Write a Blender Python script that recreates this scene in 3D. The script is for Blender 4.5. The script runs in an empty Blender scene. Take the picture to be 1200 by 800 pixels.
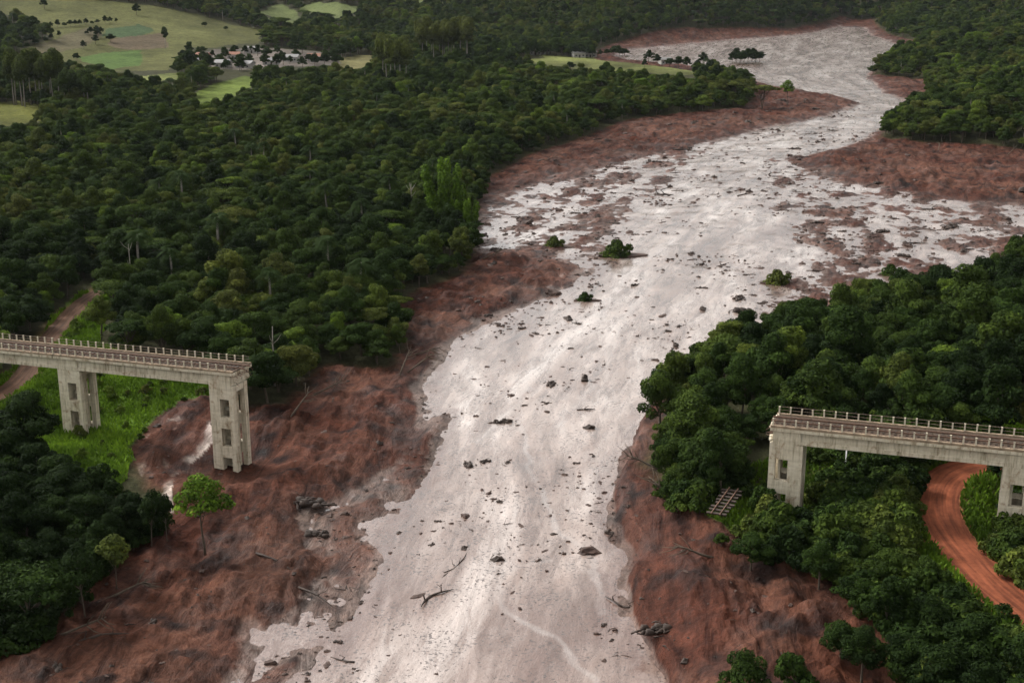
import bpy, bmesh, math, random
import numpy as np
from mathutils import Vector, Matrix

rad = math.radians
scene = bpy.context.scene
col = scene.collection
rng = np.random.default_rng(7)
random.seed(7)

# ------------------------------------------------------------------ camera
CAM_H = 64.14
PITCH = math.atan(420.0 / 1500.0)
FPX = 1500.0                                   # focal length in photograph pixels (1200 wide)
cam_d = bpy.data.cameras.new('camera')
cam_d.sensor_width = 36.0
cam_d.lens = 36.0 * FPX / 1200.0
cam_d.clip_start = 1.0
cam_d.clip_end = 20000.0
cam = bpy.data.objects.new('camera', cam_d)
col.objects.link(cam)
cam.location = (0, 0, CAM_H)
cam.rotation_euler = (math.pi / 2 - PITCH, 0, 0)
scene.camera = cam

# ------------------------------------------------------------------ sky, sun, exposure
SUN_EL, SUN_AZ = 42.0, -58.0                   # azimuth in degrees clockwise from +Y (the view direction)
world = bpy.data.worlds.new('World')
scene.world = world
world.use_nodes = True
wn = world.node_tree
wn.nodes.clear()
sky = wn.nodes.new('ShaderNodeTexSky')
sky.sky_type = 'NISHITA'
sky.sun_disc = False
sky.sun_elevation = rad(SUN_EL)
sky.sun_rotation = rad(SUN_AZ)
sky.air_density = 1.8
sky.dust_density = 6.0
sky.ozone_density = 1.0
hsv = wn.nodes.new('ShaderNodeHueSaturation')  # an overcast sky is nearly white
hsv.inputs['Saturation'].default_value = 0.06
bg = wn.nodes.new('ShaderNodeBackground')
bg.inputs['Strength'].default_value = 0.15
wo = wn.nodes.new('ShaderNodeOutputWorld')
wn.links.new(sky.outputs[0], hsv.inputs['Color'])
wn.links.new(hsv.outputs[0], bg.inputs[0])
wn.links.new(bg.outputs[0], wo.inputs[0])

sun_d = bpy.data.lights.new('sun', 'SUN')
sun_d.energy = 1.5
sun_d.angle = rad(10)
sun_d.color = (1.0, 0.96, 0.90)
sun = bpy.data.objects.new('sun', sun_d)
col.objects.link(sun)
sd = Vector((math.sin(rad(SUN_AZ)) * math.cos(rad(SUN_EL)), math.cos(rad(SUN_AZ)) * math.cos(rad(SUN_EL)), math.sin(rad(SUN_EL))))
sun.rotation_euler = sd.to_track_quat('Z', 'Y').to_euler()

scene.view_settings.view_transform = 'Standard'
scene.view_settings.look = 'None'
scene.view_settings.exposure = 0.55
scene.view_settings.gamma = 1.0
scene.view_settings.use_curve_mapping = False
scene.cycles.use_denoising = True
scene.cycles.max_bounces = 5
scene.cycles.diffuse_bounces = 1
scene.cycles.glossy_bounces = 2
scene.cycles.transmission_bounces = 2
scene.cycles.volume_bounces = 0

# ------------------------------------------------------------------ helpers: noise, projection, polygons
def _hash(ix, iy, seed):
    h = (ix * 374761393 + iy * 668265263 + seed * 974634777) & 0xffffffff
    h = ((h ^ (h >> 13)) * 1274126177) & 0xffffffff
    return ((h ^ (h >> 16)) & 0xffffff) / float(0xffffff)

def vnoise(x, y, seed=0):
    x = np.asarray(x, float); y = np.asarray(y, float)
    ix = np.floor(x).astype(np.int64); iy = np.floor(y).astype(np.int64)
    fx = x - ix; fy = y - iy
    fx = fx * fx * fx * (fx * (fx * 6 - 15) + 10); fy = fy * fy * fy * (fy * (fy * 6 - 15) + 10)
    a = _hash(ix, iy, seed); b = _hash(ix + 1, iy, seed); c = _hash(ix, iy + 1, seed); d = _hash(ix + 1, iy + 1, seed)
    return (a * (1 - fx) + b * fx) * (1 - fy) + (c * (1 - fx) + d * fx) * fy * 1.0

def fbm(x, y, scale, oct=4, seed=0, gain=0.5):
    s = 0; amp = 1.0; tot = 0; f = 1.0 / scale
    for k in range(oct):
        s = s + amp * (vnoise(np.asarray(x) * f + 13.7 * k, np.asarray(y) * f + 5.3 * k, seed + k) * 2 - 1)
        tot += amp; amp *= gain; f *= 2.03
    return s / tot

def ss(x, a, b):
    t = np.clip((np.asarray(x, float) - a) / (b - a), 0, 1)
    return t * t * (3 - 2 * t)

CP, SP = math.cos(PITCH), math.sin(PITCH)
def project(X, Y, Z):                          # place -> photograph pixel
    d = Y * CP - (Z - CAM_H) * SP
    u = Y * SP + (Z - CAM_H) * CP
    d = np.where(np.abs(d) < 1e-3, 1e-3, d)
    return np.where(d > 0, 600 + FPX * X / d, -9e4), np.where(d > 0, 400 - FPX * u / d, -9e4)

def ray(px, py):
    x = (px - 600) / FPX; y = (400 - py) / FPX
    return np.array([x, CP + y * SP, -SP + y * CP])

def valley(Y):
    t = np.clip(np.asarray(Y, float) - 300, 0, None)
    return np.where(t < 1100, 1.6e-5 * t * t, 19.36 + 0.0352 * (t - 1100))

def hit(px, py, hfun):                         # first meeting of a sight line with a height function
    r = ray(px, py)
    t = np.geomspace(60, 3500, 900)
    for _ in range(3):
        below = r[2] * t + CAM_H < hfun(r[0] * t, r[1] * t)
        i = int(np.argmax(below)) if below.any() else len(t) - 1
        t = np.linspace(t[max(i - 1, 0)], t[i], 24)
    X, Y, Z = r * t[-1]
    return X, Y, Z + CAM_H

def plan(poly):                                # pixel outline on the valley floor -> plan outline
    return np.array([hit(x, y, lambda X, Y: valley(Y))[:2] for x, y in poly])

def inside(poly, x, y):
    x = np.asarray(x, float); y = np.asarray(y, float)
    r = np.zeros(x.shape, bool)
    n = len(poly)
    for i in range(n):
        x1, y1 = poly[i]; x2, y2 = poly[(i + 1) % n]
        if y1 == y2: continue
        c = ((y1 > y) != (y2 > y)) & (x < (x2 - x1) * (y - y1) / (y2 - y1) + x1)
        r ^= c
    return r

def sdist(poly, x, y):                         # signed distance, positive outside
    x = np.asarray(x, float); y = np.asarray(y, float)
    d2 = np.full(x.shape, 1e12)
    n = len(poly)
    for i in range(n):
        ax, ay = poly[i]; bx_, by_ = poly[(i + 1) % n]
        ex, ey = bx_ - ax, by_ - ay
        L = ex * ex + ey * ey + 1e-9
        t = np.clip(((x - ax) * ex + (y - ay) * ey) / L, 0, 1)
        d2 = np.minimum(d2, (x - ax - t * ex) ** 2 + (y - ay - t * ey) ** 2)
    d = np.sqrt(d2)
    return np.where(inside(poly, x, y), -d, d)

def pdist(line, x, y):                         # distance to an open polyline and arc length along it
    x = np.asarray(x, float); y = np.asarray(y, float)
    best = np.full(x.shape, 1e12); sg = np.zeros(x.shape); arc = np.zeros(x.shape); acc = 0
    for i in range(len(line) - 1):
        ax, ay = line[i]; bx_, by_ = line[i + 1]
        ex, ey = bx_ - ax, by_ - ay
        L = math.hypot(ex, ey)
        t = np.clip(((x - ax) * ex + (y - ay) * ey) / (L * L), 0, 1)
        dx = x - ax - t * ex; dy = y - ay - t * ey
        d = dx * dx + dy * dy
        m = d < best
        best = np.where(m, d, best)
        sg = np.where(m, np.sign(ex * dy - ey * dx), sg)
        arc = np.where(m, acc + t * L, arc)
        acc += L
    return np.sqrt(best), sg, arc

def smooth_line(pts, n=8):
    pts = np.array(pts, float); out = []
    P = np.vstack([2 * pts[0] - pts[1], pts, 2 * pts[-1] - pts[-2]])
    for i in range(1, len(P) - 2):
        for k in range(n):
            t = k / n
            out.append(0.5 * ((2 * P[i]) + (-P[i - 1] + P[i + 1]) * t + (2 * P[i - 1] - 5 * P[i] + 4 * P[i + 1] - P[i + 2]) * t * t + (-P[i - 1] + 3 * P[i] - 3 * P[i + 1] + P[i + 2]) * t ** 3))
    out.append(pts[-1])
    return np.array(out)

# ------------------------------------------------------------------ outlines on the ground
WET = plan([(120, 1150), (240, 870), (310, 800), (345, 760), (385, 720), (420, 690), (430, 660), (395, 640), (390, 612), (425, 592), (470, 562),
            (496, 522), (500, 482), (497, 454), (520, 425), (542, 395), (575, 376), (620, 356), (665, 338), (690, 318), (640, 303), (590, 300),
            (563, 292), (562, 262), (578, 235), (620, 218), (680, 200), (740, 184), (800, 173), (850, 163), (885, 152), (940, 142), (985, 131),
            (1008, 122), (985, 114), (950, 108), (915, 104), (890, 94), (850, 85), (800, 77), (742, 71), (718, 66), (740, 58), (800, 52), (860, 47), (930, 42),
            (962, 37), (985, 31), (1015, 33), (1022, 42), (1056, 54), (1050, 64), (1020, 80), (1016, 90), (1036, 108), (1058, 118), (1056, 132),
            (1040, 146), (1020, 160), (985, 174), (950, 182), (936, 188), (960, 202), (1000, 214), (1060, 226), (1130, 236), (1230, 242), (1262, 255),
            (1205, 280), (1138, 334), (1098, 364), (1010, 373), (960, 381), (890, 411), (820, 437), (774, 474), (743, 514), (730, 545), (722, 570),
            (726, 610), (742, 642), (746, 662), (733, 688), (745, 720), (765, 760), (785, 800), (805, 870), (850, 1150)])
MUD = plan([(-500, 1150), (-140, 870), (-60, 815), (0, 780), (60, 748), (110, 705), (150, 668), (198, 632), (202, 600), (170, 566), (154, 541), (180, 506), (212, 485),
            (250, 481), (290, 492), (335, 491), (362, 466), (374, 444), (420, 441), (466, 441), (484, 405), (470, 366), (500, 348), (545, 328),
            (562, 300), (556, 262), (572, 215), (620, 188), (690, 165), (735, 146), (800, 138), (870, 131), (884, 122), (882, 104), (850, 93),
            (800, 85), (745, 78), (700, 74), (690, 66), (715, 55), (790, 45), (870, 40), (930, 37), (962, 32), (985, 27), (1022, 28), (1040, 42),
            (1078, 52), (1062, 66), (1030, 80), (1020, 90), (1085, 97), (1087, 118), (1064, 122), (1062, 135), (1037, 150), (1030, 165), (1080, 172),
            (1130, 176), (1260, 186), (1310, 225), (1290, 250), (1225, 286), (1150, 336), (1108, 372), (1010, 384), (965, 392), (900, 422),
            (826, 447), (788, 489), (760, 533), (752, 563), (770, 598), (803, 634), (850, 662), (900, 694), (960, 726), (1015, 762), (1050, 805), (1090, 870), (1250, 1150)])
DIRTY1 = plan([(555, 300), (555, 230), (640, 195), (760, 168), (850, 160), (830, 200), (770, 240), (750, 290), (690, 320)])
DIRTY2 = plan([(870, 185), (960, 180), (1240, 240), (1260, 280), (1150, 350), (1000, 376), (880, 420), (800, 480), (780, 470), (850, 360), (900, 300), (880, 230)])
DIRTY3 = plan([(340, 720), (380, 690), (350, 600), (430, 560), (500, 500), (530, 480), (500, 570), (440, 650), (400, 740), (320, 820), (250, 860)])
FLOW = smooth_line(plan([(985, 33), (960, 80), (985, 120), (915, 180), (820, 270), (720, 380), (650, 480), (620, 600), (595, 720), (560, 860), ]), 6)

# bridge axis (near face), fitted to the photograph
BX, BY, BH, BZ, BSL, SPAN = -62.41, 172.21, -0.359, 13.66, 0.0184, 25.0
BE = np.array([math.cos(BH), math.sin(BH)]); BN = np.array([-math.sin(BH), math.cos(BH)])
def bpt(s, n=0.0): return np.array([BX, BY]) + BE * s + BN * n

# ------------------------------------------------------------------ terrain
def terrain_parts(X, Y):
    X = np.asarray(X, float); Y = np.asarray(Y, float)
    dA = sdist(WET, X, Y); dB = sdist(MUD, X, Y)
    return dA, dB

def base_height(X, Y, dA=None, dB=None, fine=True):
    X = np.asarray(X, float); Y = np.asarray(Y, float)
    if dA is None: dA, dB = terrain_parts(X, Y)
    D = np.hypot(X, Y); tt = X / np.maximum(Y, 1.0)
    z = valley(Y)
    right = ss(X, 1, 8)
    near = 1 - ss(Y, 175, 300)
    # warped distance, so the shore is ragged
    warp = 1.6 * fbm(X, Y, 9, 4, 3) + np.clip(D / 400, 0.3, 2) * 2.0 * fbm(X, Y, 30, 3, 9)
    a = dA + warp * ss(dA, -14, 4)
    bank_r = 1.9 * ss(a, -0.3, 1.0) + 2.0 * ss(a, 1, 10) + 0.05 * np.clip(a, 0, 40)
    bank_l = 0.9 * ss(a, -1.0, 9) + 0.032 * np.clip(a, 0, 60)
    far_b = 0.9 * ss(a, -1.5, 8) + 0.02 * np.clip(a, 0, 50)
    rn = right * near
    bank = bank_r * rn + (bank_l * near + far_b * (1 - near)) * (1 - rn)
    bed = -0.60 * ss(-a, 0, 7)
    z = z + np.where(a > -0.6, bank, 0) + bed
    # land beyond the mud
    b = np.clip(dB + 1.2 * fbm(X, Y, 12, 3, 21), 0, None)
    land = 1.1 * ss(b, 0, 10) + 0.022 * np.clip(b, 0, 400)
    z = z + land
    # hill on the far right bank
    hr = ss(X, 60, 200) * ss(Y, 330, 520)
    z = z + hr * np.clip(0.16 * b, 0, 70)
    # pasture hill far on the left
    amp = np.interp(tt, [-0.60, -0.33, -0.19, -0.15, -0.12], [52, 46, 14, 3, 0])
    fieldup = ss(D, 840, 1420) * (1 - 0.75 * ss(D, 1420, 1650))
    z = z + amp * fieldup
    # hills closing the valley
    d0 = np.interp(tt, [-0.40, -0.22, -0.13, 0.10, 0.22, 0.26, 0.40], [1560, 1500, 1080, 1110, 1330, 1460, 1200])
    up = np.clip(D - d0, 0, None)
    z = z + 0.115 * np.clip(up - 30, 0, 900) * (0.85 + 0.3 * fbm(X, Y, 500, 3, 40)) + 10 * ss(up, 0, 500) * fbm(X, Y, 220, 3, 41)
    z = z + ss(b, 10, 80) * 2.0 * fbm(X, Y, 90, 3, 50)
    return z

def dirty(X, Y):
    d1 = sdist(DIRTY1, X, Y); d2 = sdist(DIRTY2, X, Y); d3 = sdist(DIRTY3, X, Y)
    return np.maximum(np.maximum(1 - ss(d1, -14, 10), 1 - ss(d2, -16, 8)), 0.9 * (1 - ss(d3, -6, 4)))

def relief(X, Y, dA, dB, z):                   # lumps, ridges and gullies in the mud and on the banks
    D = np.hypot(X, Y)
    dd, sg, arc = pdist(FLOW, X, Y)
    fv = dd * sg
    w1 = fbm(X, Y, 7, 4, 60); w2 = fbm(X, Y, 2.2, 3, 64)
    streak = fbm(arc / 3.2 + 3 * w1, fv, 5.0, 4, 70)             # long wisps that follow the flow
    cross = fbm(X * 0.8, Y * 0.6 + 2 * w1, 5.0, 4, 77)
    gully = 1 - np.abs(fbm(X + 4 * w1, Y + 4 * w1, 13, 4, 81)) * 2.2
    outside = ss(dA, -2, 5)
    inmud = 1 - ss(dB, -2, 4)
    dr = dirty(X, Y)
    dr3 = 1 - ss(sdist(DIRTY3, X, Y), -4, 4)
    lump = 0.55 * w1 + 0.30 * w2 + 0.35 * gully
    ridge = 1 - 2.4 * np.abs(fbm(arc / 2.4 + 2.5 * w1, fv + 2.5 * w1, 4.2, 4, 91))      # furrows along the flow
    crumb = np.clip(fbm(X, Y, 1.5, 3, 95) + 0.5 * w1, 0, 1)
    smear = fbm(arc / 3.5 + 1.5 * w1, fv + 1.5 * w1, 2.8, 4, 97)
    out = outside * inmud * (lump * 0.72 - 0.10 + 0.85 * streak + 0.50 * ridge + 0.40 * smear + 0.60 * crumb) * (0.45 + 0.55 * ss(dA, 0, 8)) - outside * inmud * dr3 * 0.75
    inn = (1 - outside) * dr * (0.52 - 0.10 * ss(X, 60, 110) + 1.25 * np.clip(0.65 * streak + 0.65 * cross + 0.35 * w2, -1, 1.1) + 0.45 * crumb)
    land = (1 - inmud) * (0.3 * w1 + 0.15 * w2)
    return z + out + inn + land

# a fan of rows and columns round the viewpoint's foot: fine where the picture looks, coarse behind
cols_f = np.radians(np.linspace(-26.5, 26.5, 720))
cols_c = np.radians(np.concatenate([np.linspace(30, 330, 61)]))
az = np.concatenate([cols_f, cols_c])
rr = [4.0, 15, 30, 45, 60, 70]
while rr[-1] < 1900: rr.append(rr[-1] * 1.0036)
while rr[-1] < 3500: rr.append(rr[-1] * 1.03)
rr = np.array(rr)
NA, NR = len(az), len(rr)
AZ, RR = np.meshgrid(az, rr)
GX = (RR * np.sin(AZ)).ravel(); GY = (RR * np.cos(AZ)).ravel()
gA, gB = terrain_parts(GX, GY)
gZ = relief(GX, GY, gA, gB, base_height(GX, GY, gA, gB))
for s_, zt_, r0_, r1_ in ((-25, 3.2, 4, 14), (0, 2.2, 4, 14), (25, 0.15, 3.0, 13), (100, 4.6, 4, 12), (125, 5.6, 5, 14), (150, 6.2, 5, 14)):
    c_ = np.array([BX, BY]) + BE * s_ + BN * 1.7
    w_ = 1 - ss(np.hypot(GX - c_[0], GY - c_[1]) + 1.5 * fbm(GX, GY, 5, 3, 700), r0_, r1_)
    gZ = gZ * (1 - w_) + (zt_ + 0.25 * fbm(GX, GY, 3, 3, 701)) * w_
gpx, gpy = project(GX, GY, gZ)

FINE0, FINE1, NFINE = -math.radians(26.5), math.radians(26.5), 720
def sheet_z(X, Y):                             # height of the ground sheet between its grid points
    X = np.atleast_1d(np.asarray(X, float)); Y = np.atleast_1d(np.asarray(Y, float))
    a = np.clip((np.arctan2(X, Y) - FINE0) / (FINE1 - FINE0) * (NFINE - 1), 0, NFINE - 1.001)
    R = np.clip(np.hypot(X, Y), rr[0], rr[-2])
    i = np.clip(np.searchsorted(rr, R) - 1, 0, NR - 2); fr = (R - rr[i]) / (rr[i + 1] - rr[i])
    j = a.astype(int); fa = a - j
    G = gZ.reshape(NR, NA)
    return (G[i, j] * (1 - fa) + G[i, j + 1] * fa) * (1 - fr) + (G[i + 1, j] * (1 - fa) + G[i + 1, j + 1] * fa) * fr
ground_z = sheet_z
def gz(x, y): return float(sheet_z(x, y)[0])
def ground_hit(px, py): return hit(px, py, sheet_z)

# pixel outlines of open land, laid on the ground they are seen on
GRASS_L = [(-40, 470), (0, 440), (25, 425), (60, 378), (95, 342), (135, 342), (116, 400), (150, 420), (245, 440), (250, 478), (215, 486), (180, 508), (152, 545), (142, 572), (95, 562), (60, 545), (20, 520), (-40, 520)]
ROADL_PX = [(-60, 492), (0, 462), (22, 446), (36, 428), (48, 408), (72, 380), (100, 352), (125, 336)]
ROADR_PX = [(1290, 556), (1215, 541), (1175, 541), (1140, 546), (1112, 558), (1100, 580), (1103, 608), (1122, 640), (1152, 672), (1190, 706), (1260, 760)]
SHRUB_R = [(905, 600), (945, 520), (1000, 510), (1090, 520), (1200, 530), (1240, 560), (1240, 800), (1200, 740), (1150, 690), (1110, 660), (1060, 668), (990, 660), (930, 660), (880, 640), (850, 655), (815, 620), (805, 600)]
MEADOW_R = [(1130, 500), (1150, 478), (1210, 470), (1250, 478), (1250, 510), (1180, 512)]
MEADOW_FAR = [(590, 72), (640, 66), (735, 70), (800, 78), (832, 86), (800, 90), (735, 84), (640, 78)]
PATCH1 = [(218, 118), (245, 100), (270, 93), (296, 90), (300, 97), (284, 108), (262, 117), (235, 122)]
PATCH2 = [(140, 92), (170, 88), (220, 88), (222, 94), (180, 97)]
PATCH3 = [(-30, 120), (30, 122), (55, 128), (50, 142), (0, 148), (-30, 150)]
PATCH4 = [(388, 72), (430, 64), (446, 68), (432, 78), (396, 82)]
TOWN = [(222, 66), (250, 58), (330, 56), (395, 63), (400, 74), (340, 80), (255, 82)]
FIELDHILL = [(-40, 60), (10, 70), (30, 55), (60, 46), (50, 30), (20, 18), (-40, 14), (-40, -30), (70, -6), (180, 6), (250, 22), (312, 38), (300, 52), (250, 55), (215, 58), (196, 82), (140, 84), (90, 78), (40, 76)]
F_PALE = [(55, 48), (110, 32), (120, 44), (95, 58), (40, 68), (30, 62)]
F_TEAL = [(120, 34), (165, 28), (185, 36), (150, 44), (122, 44)]
F_PINK = [(130, 46), (190, 38), (196, 56), (150, 58), (128, 52)]
F_GREEN = [(92, 66), (165, 60), (165, 76), (130, 81), (96, 74)]
BACKM1 = [(300, 14), (330, 4), (356, 20), (344, 30), (318, 24)]
BACKM2 = [(348, 8), (372, 2), (420, 6), (424, 14), (395, 21), (366, 16)]
BACKM3 = [(440, -4), (500, -10), (520, 2), (470, 8)]
SLIDE = [(175, 505), (205, 488), (250, 486), (262, 505), (205, 560), (200, 600), (170, 575), (160, 545)]
FARBANK = [(1012, 93), (1086, 96), (1086, 120), (1012, 124)]

def open_land(px, py):
    o = np.zeros(np.shape(px), bool)
    for P in (GRASS_L, MEADOW_R, MEADOW_FAR, PATCH1, PATCH2, PATCH3, PATCH4, TOWN, FIELDHILL, BACKM1, BACKM2, BACKM3):
        o |= inside(P, px, py)
    return o

ROADL = smooth_line([ground_hit(x, y)[:2] for x, y in ROADL_PX], 10)
ROADR = smooth_line([ground_hit(x, y)[:2] for x, y in ROADR_PX], 10)
ROAD_HW = {'L': 1.7, 'R': 2.3}

# level the ground along the roads
def road_profile(line):
    z = sheet_z(line[:, 0], line[:, 1]) + 0.05
    k = np.ones(9) / 9
    return np.convolve(np.pad(z, 4, mode='edge'), k, 'valid')
ZL, ZR = road_profile(ROADL), road_profile(ROADR)
def level_roads(X, Y, Z):
    Z = Z.copy()
    for line, zz, hw in ((ROADL, ZL, 1.7), (ROADR, ZR, 2.3)):
        m = (np.abs(X - line[:, 0].mean()) < 90) & (np.abs(Y - line[:, 1].mean()) < 130)
        if not m.any(): continue
        d, sg, arc = pdist(line, X[m], Y[m])
        seg = np.concatenate([[0], np.cumsum(np.hypot(*np.diff(line, axis=0).T))])
        zr = np.interp(arc, seg, zz)
        w = 1 - ss(d, hw + 0.6, hw + 4.0)
        Z[m] = Z[m] * (1 - w) + (zr - 0.10) * w
    return Z
gZ = level_roads(GX, GY, gZ)

# ------------------------------------------------------------------ materials
def new_mat(name):
    m = bpy.data.materials.new(name)
    m.use_nodes = True
    nt = m.node_tree
    nt.nodes.clear()
    out = nt.nodes.new('ShaderNodeOutputMaterial')
    p = nt.nodes.new('ShaderNodeBsdfPrincipled')
    nt.links.new(p.outputs[0], out.inputs[0])
    return m, nt, p, out

def N(nt, typ, **kw):
    n = nt.nodes.new(typ)
    for k, v in kw.items():
        if k in n.inputs: n.inputs[k].default_value = v
        else: setattr(n, k, v)
    return n

def ramp(nt, stops, interp='LINEAR'):
    r = nt.nodes.new('ShaderNodeValToRGB')
    r.color_ramp.interpolation = interp
    e = r.color_ramp.elements
    while len(e) < len(stops): e.new(0.5)
    for i, (p, c) in enumerate(stops):
        e[i].position = p
        e[i].color = (c[0], c[1], c[2], 1) if len(c) == 3 else c
    return r

def mixc(nt, a, b, fac, blend='MIX'):
    m = nt.nodes.new('ShaderNodeMix')
    m.data_type = 'RGBA'; m.blend_type = blend
    for sock, v in ((m.inputs['Factor'], fac), (m.inputs['A'], a), (m.inputs['B'], b)):
        if hasattr(v, 'is_linked'): nt.links.new(v, sock)
        elif isinstance(v, (int, float)): sock.default_value = v
        else: sock.default_value = (*v, 1)
    return m.outputs['Result']

def math_n(nt, op, a, b=0.0, clamp=False):
    m = nt.nodes.new('ShaderNodeMath'); m.operation = op; m.use_clamp = clamp
    for i, v in enumerate((a, b)):
        if hasattr(v, 'is_linked'): nt.links.new(v, m.inputs[i])
        else: m.inputs[i].default_value = v
    return m.outputs[0]

def noise(nt, scale, detail=4, rough=0.6, vec=None, dist=0.0):
    n = nt.nodes.new('ShaderNodeTexNoise')
    n.inputs['Scale'].default_value = scale; n.inputs['Detail'].default_value = detail
    n.inputs['Roughness'].default_value = rough; n.inputs['Distortion'].default_value = dist
    if vec is not None: nt.links.new(vec, n.inputs['Vector'])
    return n.outputs[0]

def bump(nt, p, h, strength, dist):
    b = nt.nodes.new('ShaderNodeBump')
    b.inputs['Strength'].default_value = strength; b.inputs['Distance'].default_value = dist
    nt.links.new(h, b.inputs['Height']); nt.links.new(b.outputs[0], p.inputs['Normal'])

def mat_plain(name, c, rough=0.8, var=0.25, scale=1.5, spec=0.3, bmp=0.0):
    m, nt, p, out = new_mat(name)
    tc = N(nt, 'ShaderNodeTexCoord')
    n = noise(nt, scale, 5, 0.65, tc.outputs['Object'])
    lo = tuple(x * (1 - var) for x in c); hi = tuple(min(1, x * (1 + var)) for x in c)
    r = ramp(nt, [(0.3, lo), (0.7, hi)])
    nt.links.new(n, r.inputs[0]); nt.links.new(r.outputs[0], p.inputs['Base Color'])
    p.inputs['Roughness'].default_value = rough
    p.inputs['Specular IOR Level'].default_value = spec
    if bmp: bump(nt, p, n, bmp, 0.1)
    return m

def mat_ground():
    m, nt, p, out = new_mat('ground')
    geo = N(nt, 'ShaderNodeNewGeometry')
    at = N(nt, 'ShaderNodeAttribute', attribute_name='zone')       # colour of what the ground is made of
    wet = N(nt, 'ShaderNodeAttribute', attribute_name='wet')
    n1 = noise(nt, 0.35, 6, 0.7, geo.outputs['Position'], 0.4)
    n2 = noise(nt, 1.9, 4, 0.65, geo.outputs['Position'])
    n3 = noise(nt, 0.05, 4, 0.6, geo.outputs['Position'])
    v1 = ramp(nt, [(0.25, (0.55, 0.52, 0.50)), (0.5, (1, 1, 1)), (0.75, (1.45, 1.4, 1.34))])
    nt.links.new(n1, v1.inputs[0])
    v2 = ramp(nt, [(0.3, (0.7, 0.7, 0.7)), (0.7, (1.3, 1.3, 1.3))])
    nt.links.new(n2, v2.inputs[0])
    v3 = ramp(nt, [(0.3, (0.78, 0.8, 0.78)), (0.7, (1.22, 1.2, 1.22))])
    nt.links.new(n3, v3.inputs[0])
    c = mixc(nt, at.outputs['Color'], v1.outputs[0], 1.0, 'MULTIPLY')
    c = mixc(nt, c, v2.outputs[0], 1.0, 'MULTIPLY')
    c = mixc(nt, c, v3.outputs[0], 1.0, 'MULTIPLY')
    fl = N(nt, 'ShaderNodeAttribute', attribute_name='flow'); bare = N(nt, 'ShaderNodeAttribute', attribute_name='bare')
    sv = N(nt, 'ShaderNodeVectorMath', operation='MULTIPLY'); sv.inputs[1].default_value = (0.30, 1.0, 1.0)
    nt.links.new(fl.outputs['Vector'], sv.inputs[0])
    sm = noise(nt, 0.26, 7, 0.70, sv.outputs[0], 1.8)                        # smears drawn out along the flow
    rs = ramp(nt, [(0.36, (0.38, 0.34, 0.33)), (0.49, (0.92, 0.92, 0.92)), (0.62, (1.35, 1.4, 1.45))]); nt.links.new(sm, rs.inputs[0])
    c = mixc(nt, c, mixc(nt, c, rs.outputs[0], 1.0, 'MULTIPLY'), bare.outputs['Fac'])
    nt.links.new(c, p.inputs['Base Color'])
    r = math_n(nt, 'MULTIPLY_ADD', wet.outputs['Fac'], -0.45)
    r.node.inputs[2].default_value = 0.9
    nt.links.new(r, p.inputs['Roughness'])
    s = math_n(nt, 'MULTIPLY_ADD', wet.outputs['Fac'], 0.16)
    s.node.inputs[2].default_value = 0.04
    nt.links.new(s, p.inputs['Specular IOR Level'])
    h = math_n(nt, 'ADD', math_n(nt, 'ADD', n1, math_n(nt, 'MULTIPLY', n2, 0.5)), math_n(nt, 'MULTIPLY', sm, 1.2))
    bump(nt, p, h, 0.85, 0.6)
    return m

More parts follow.
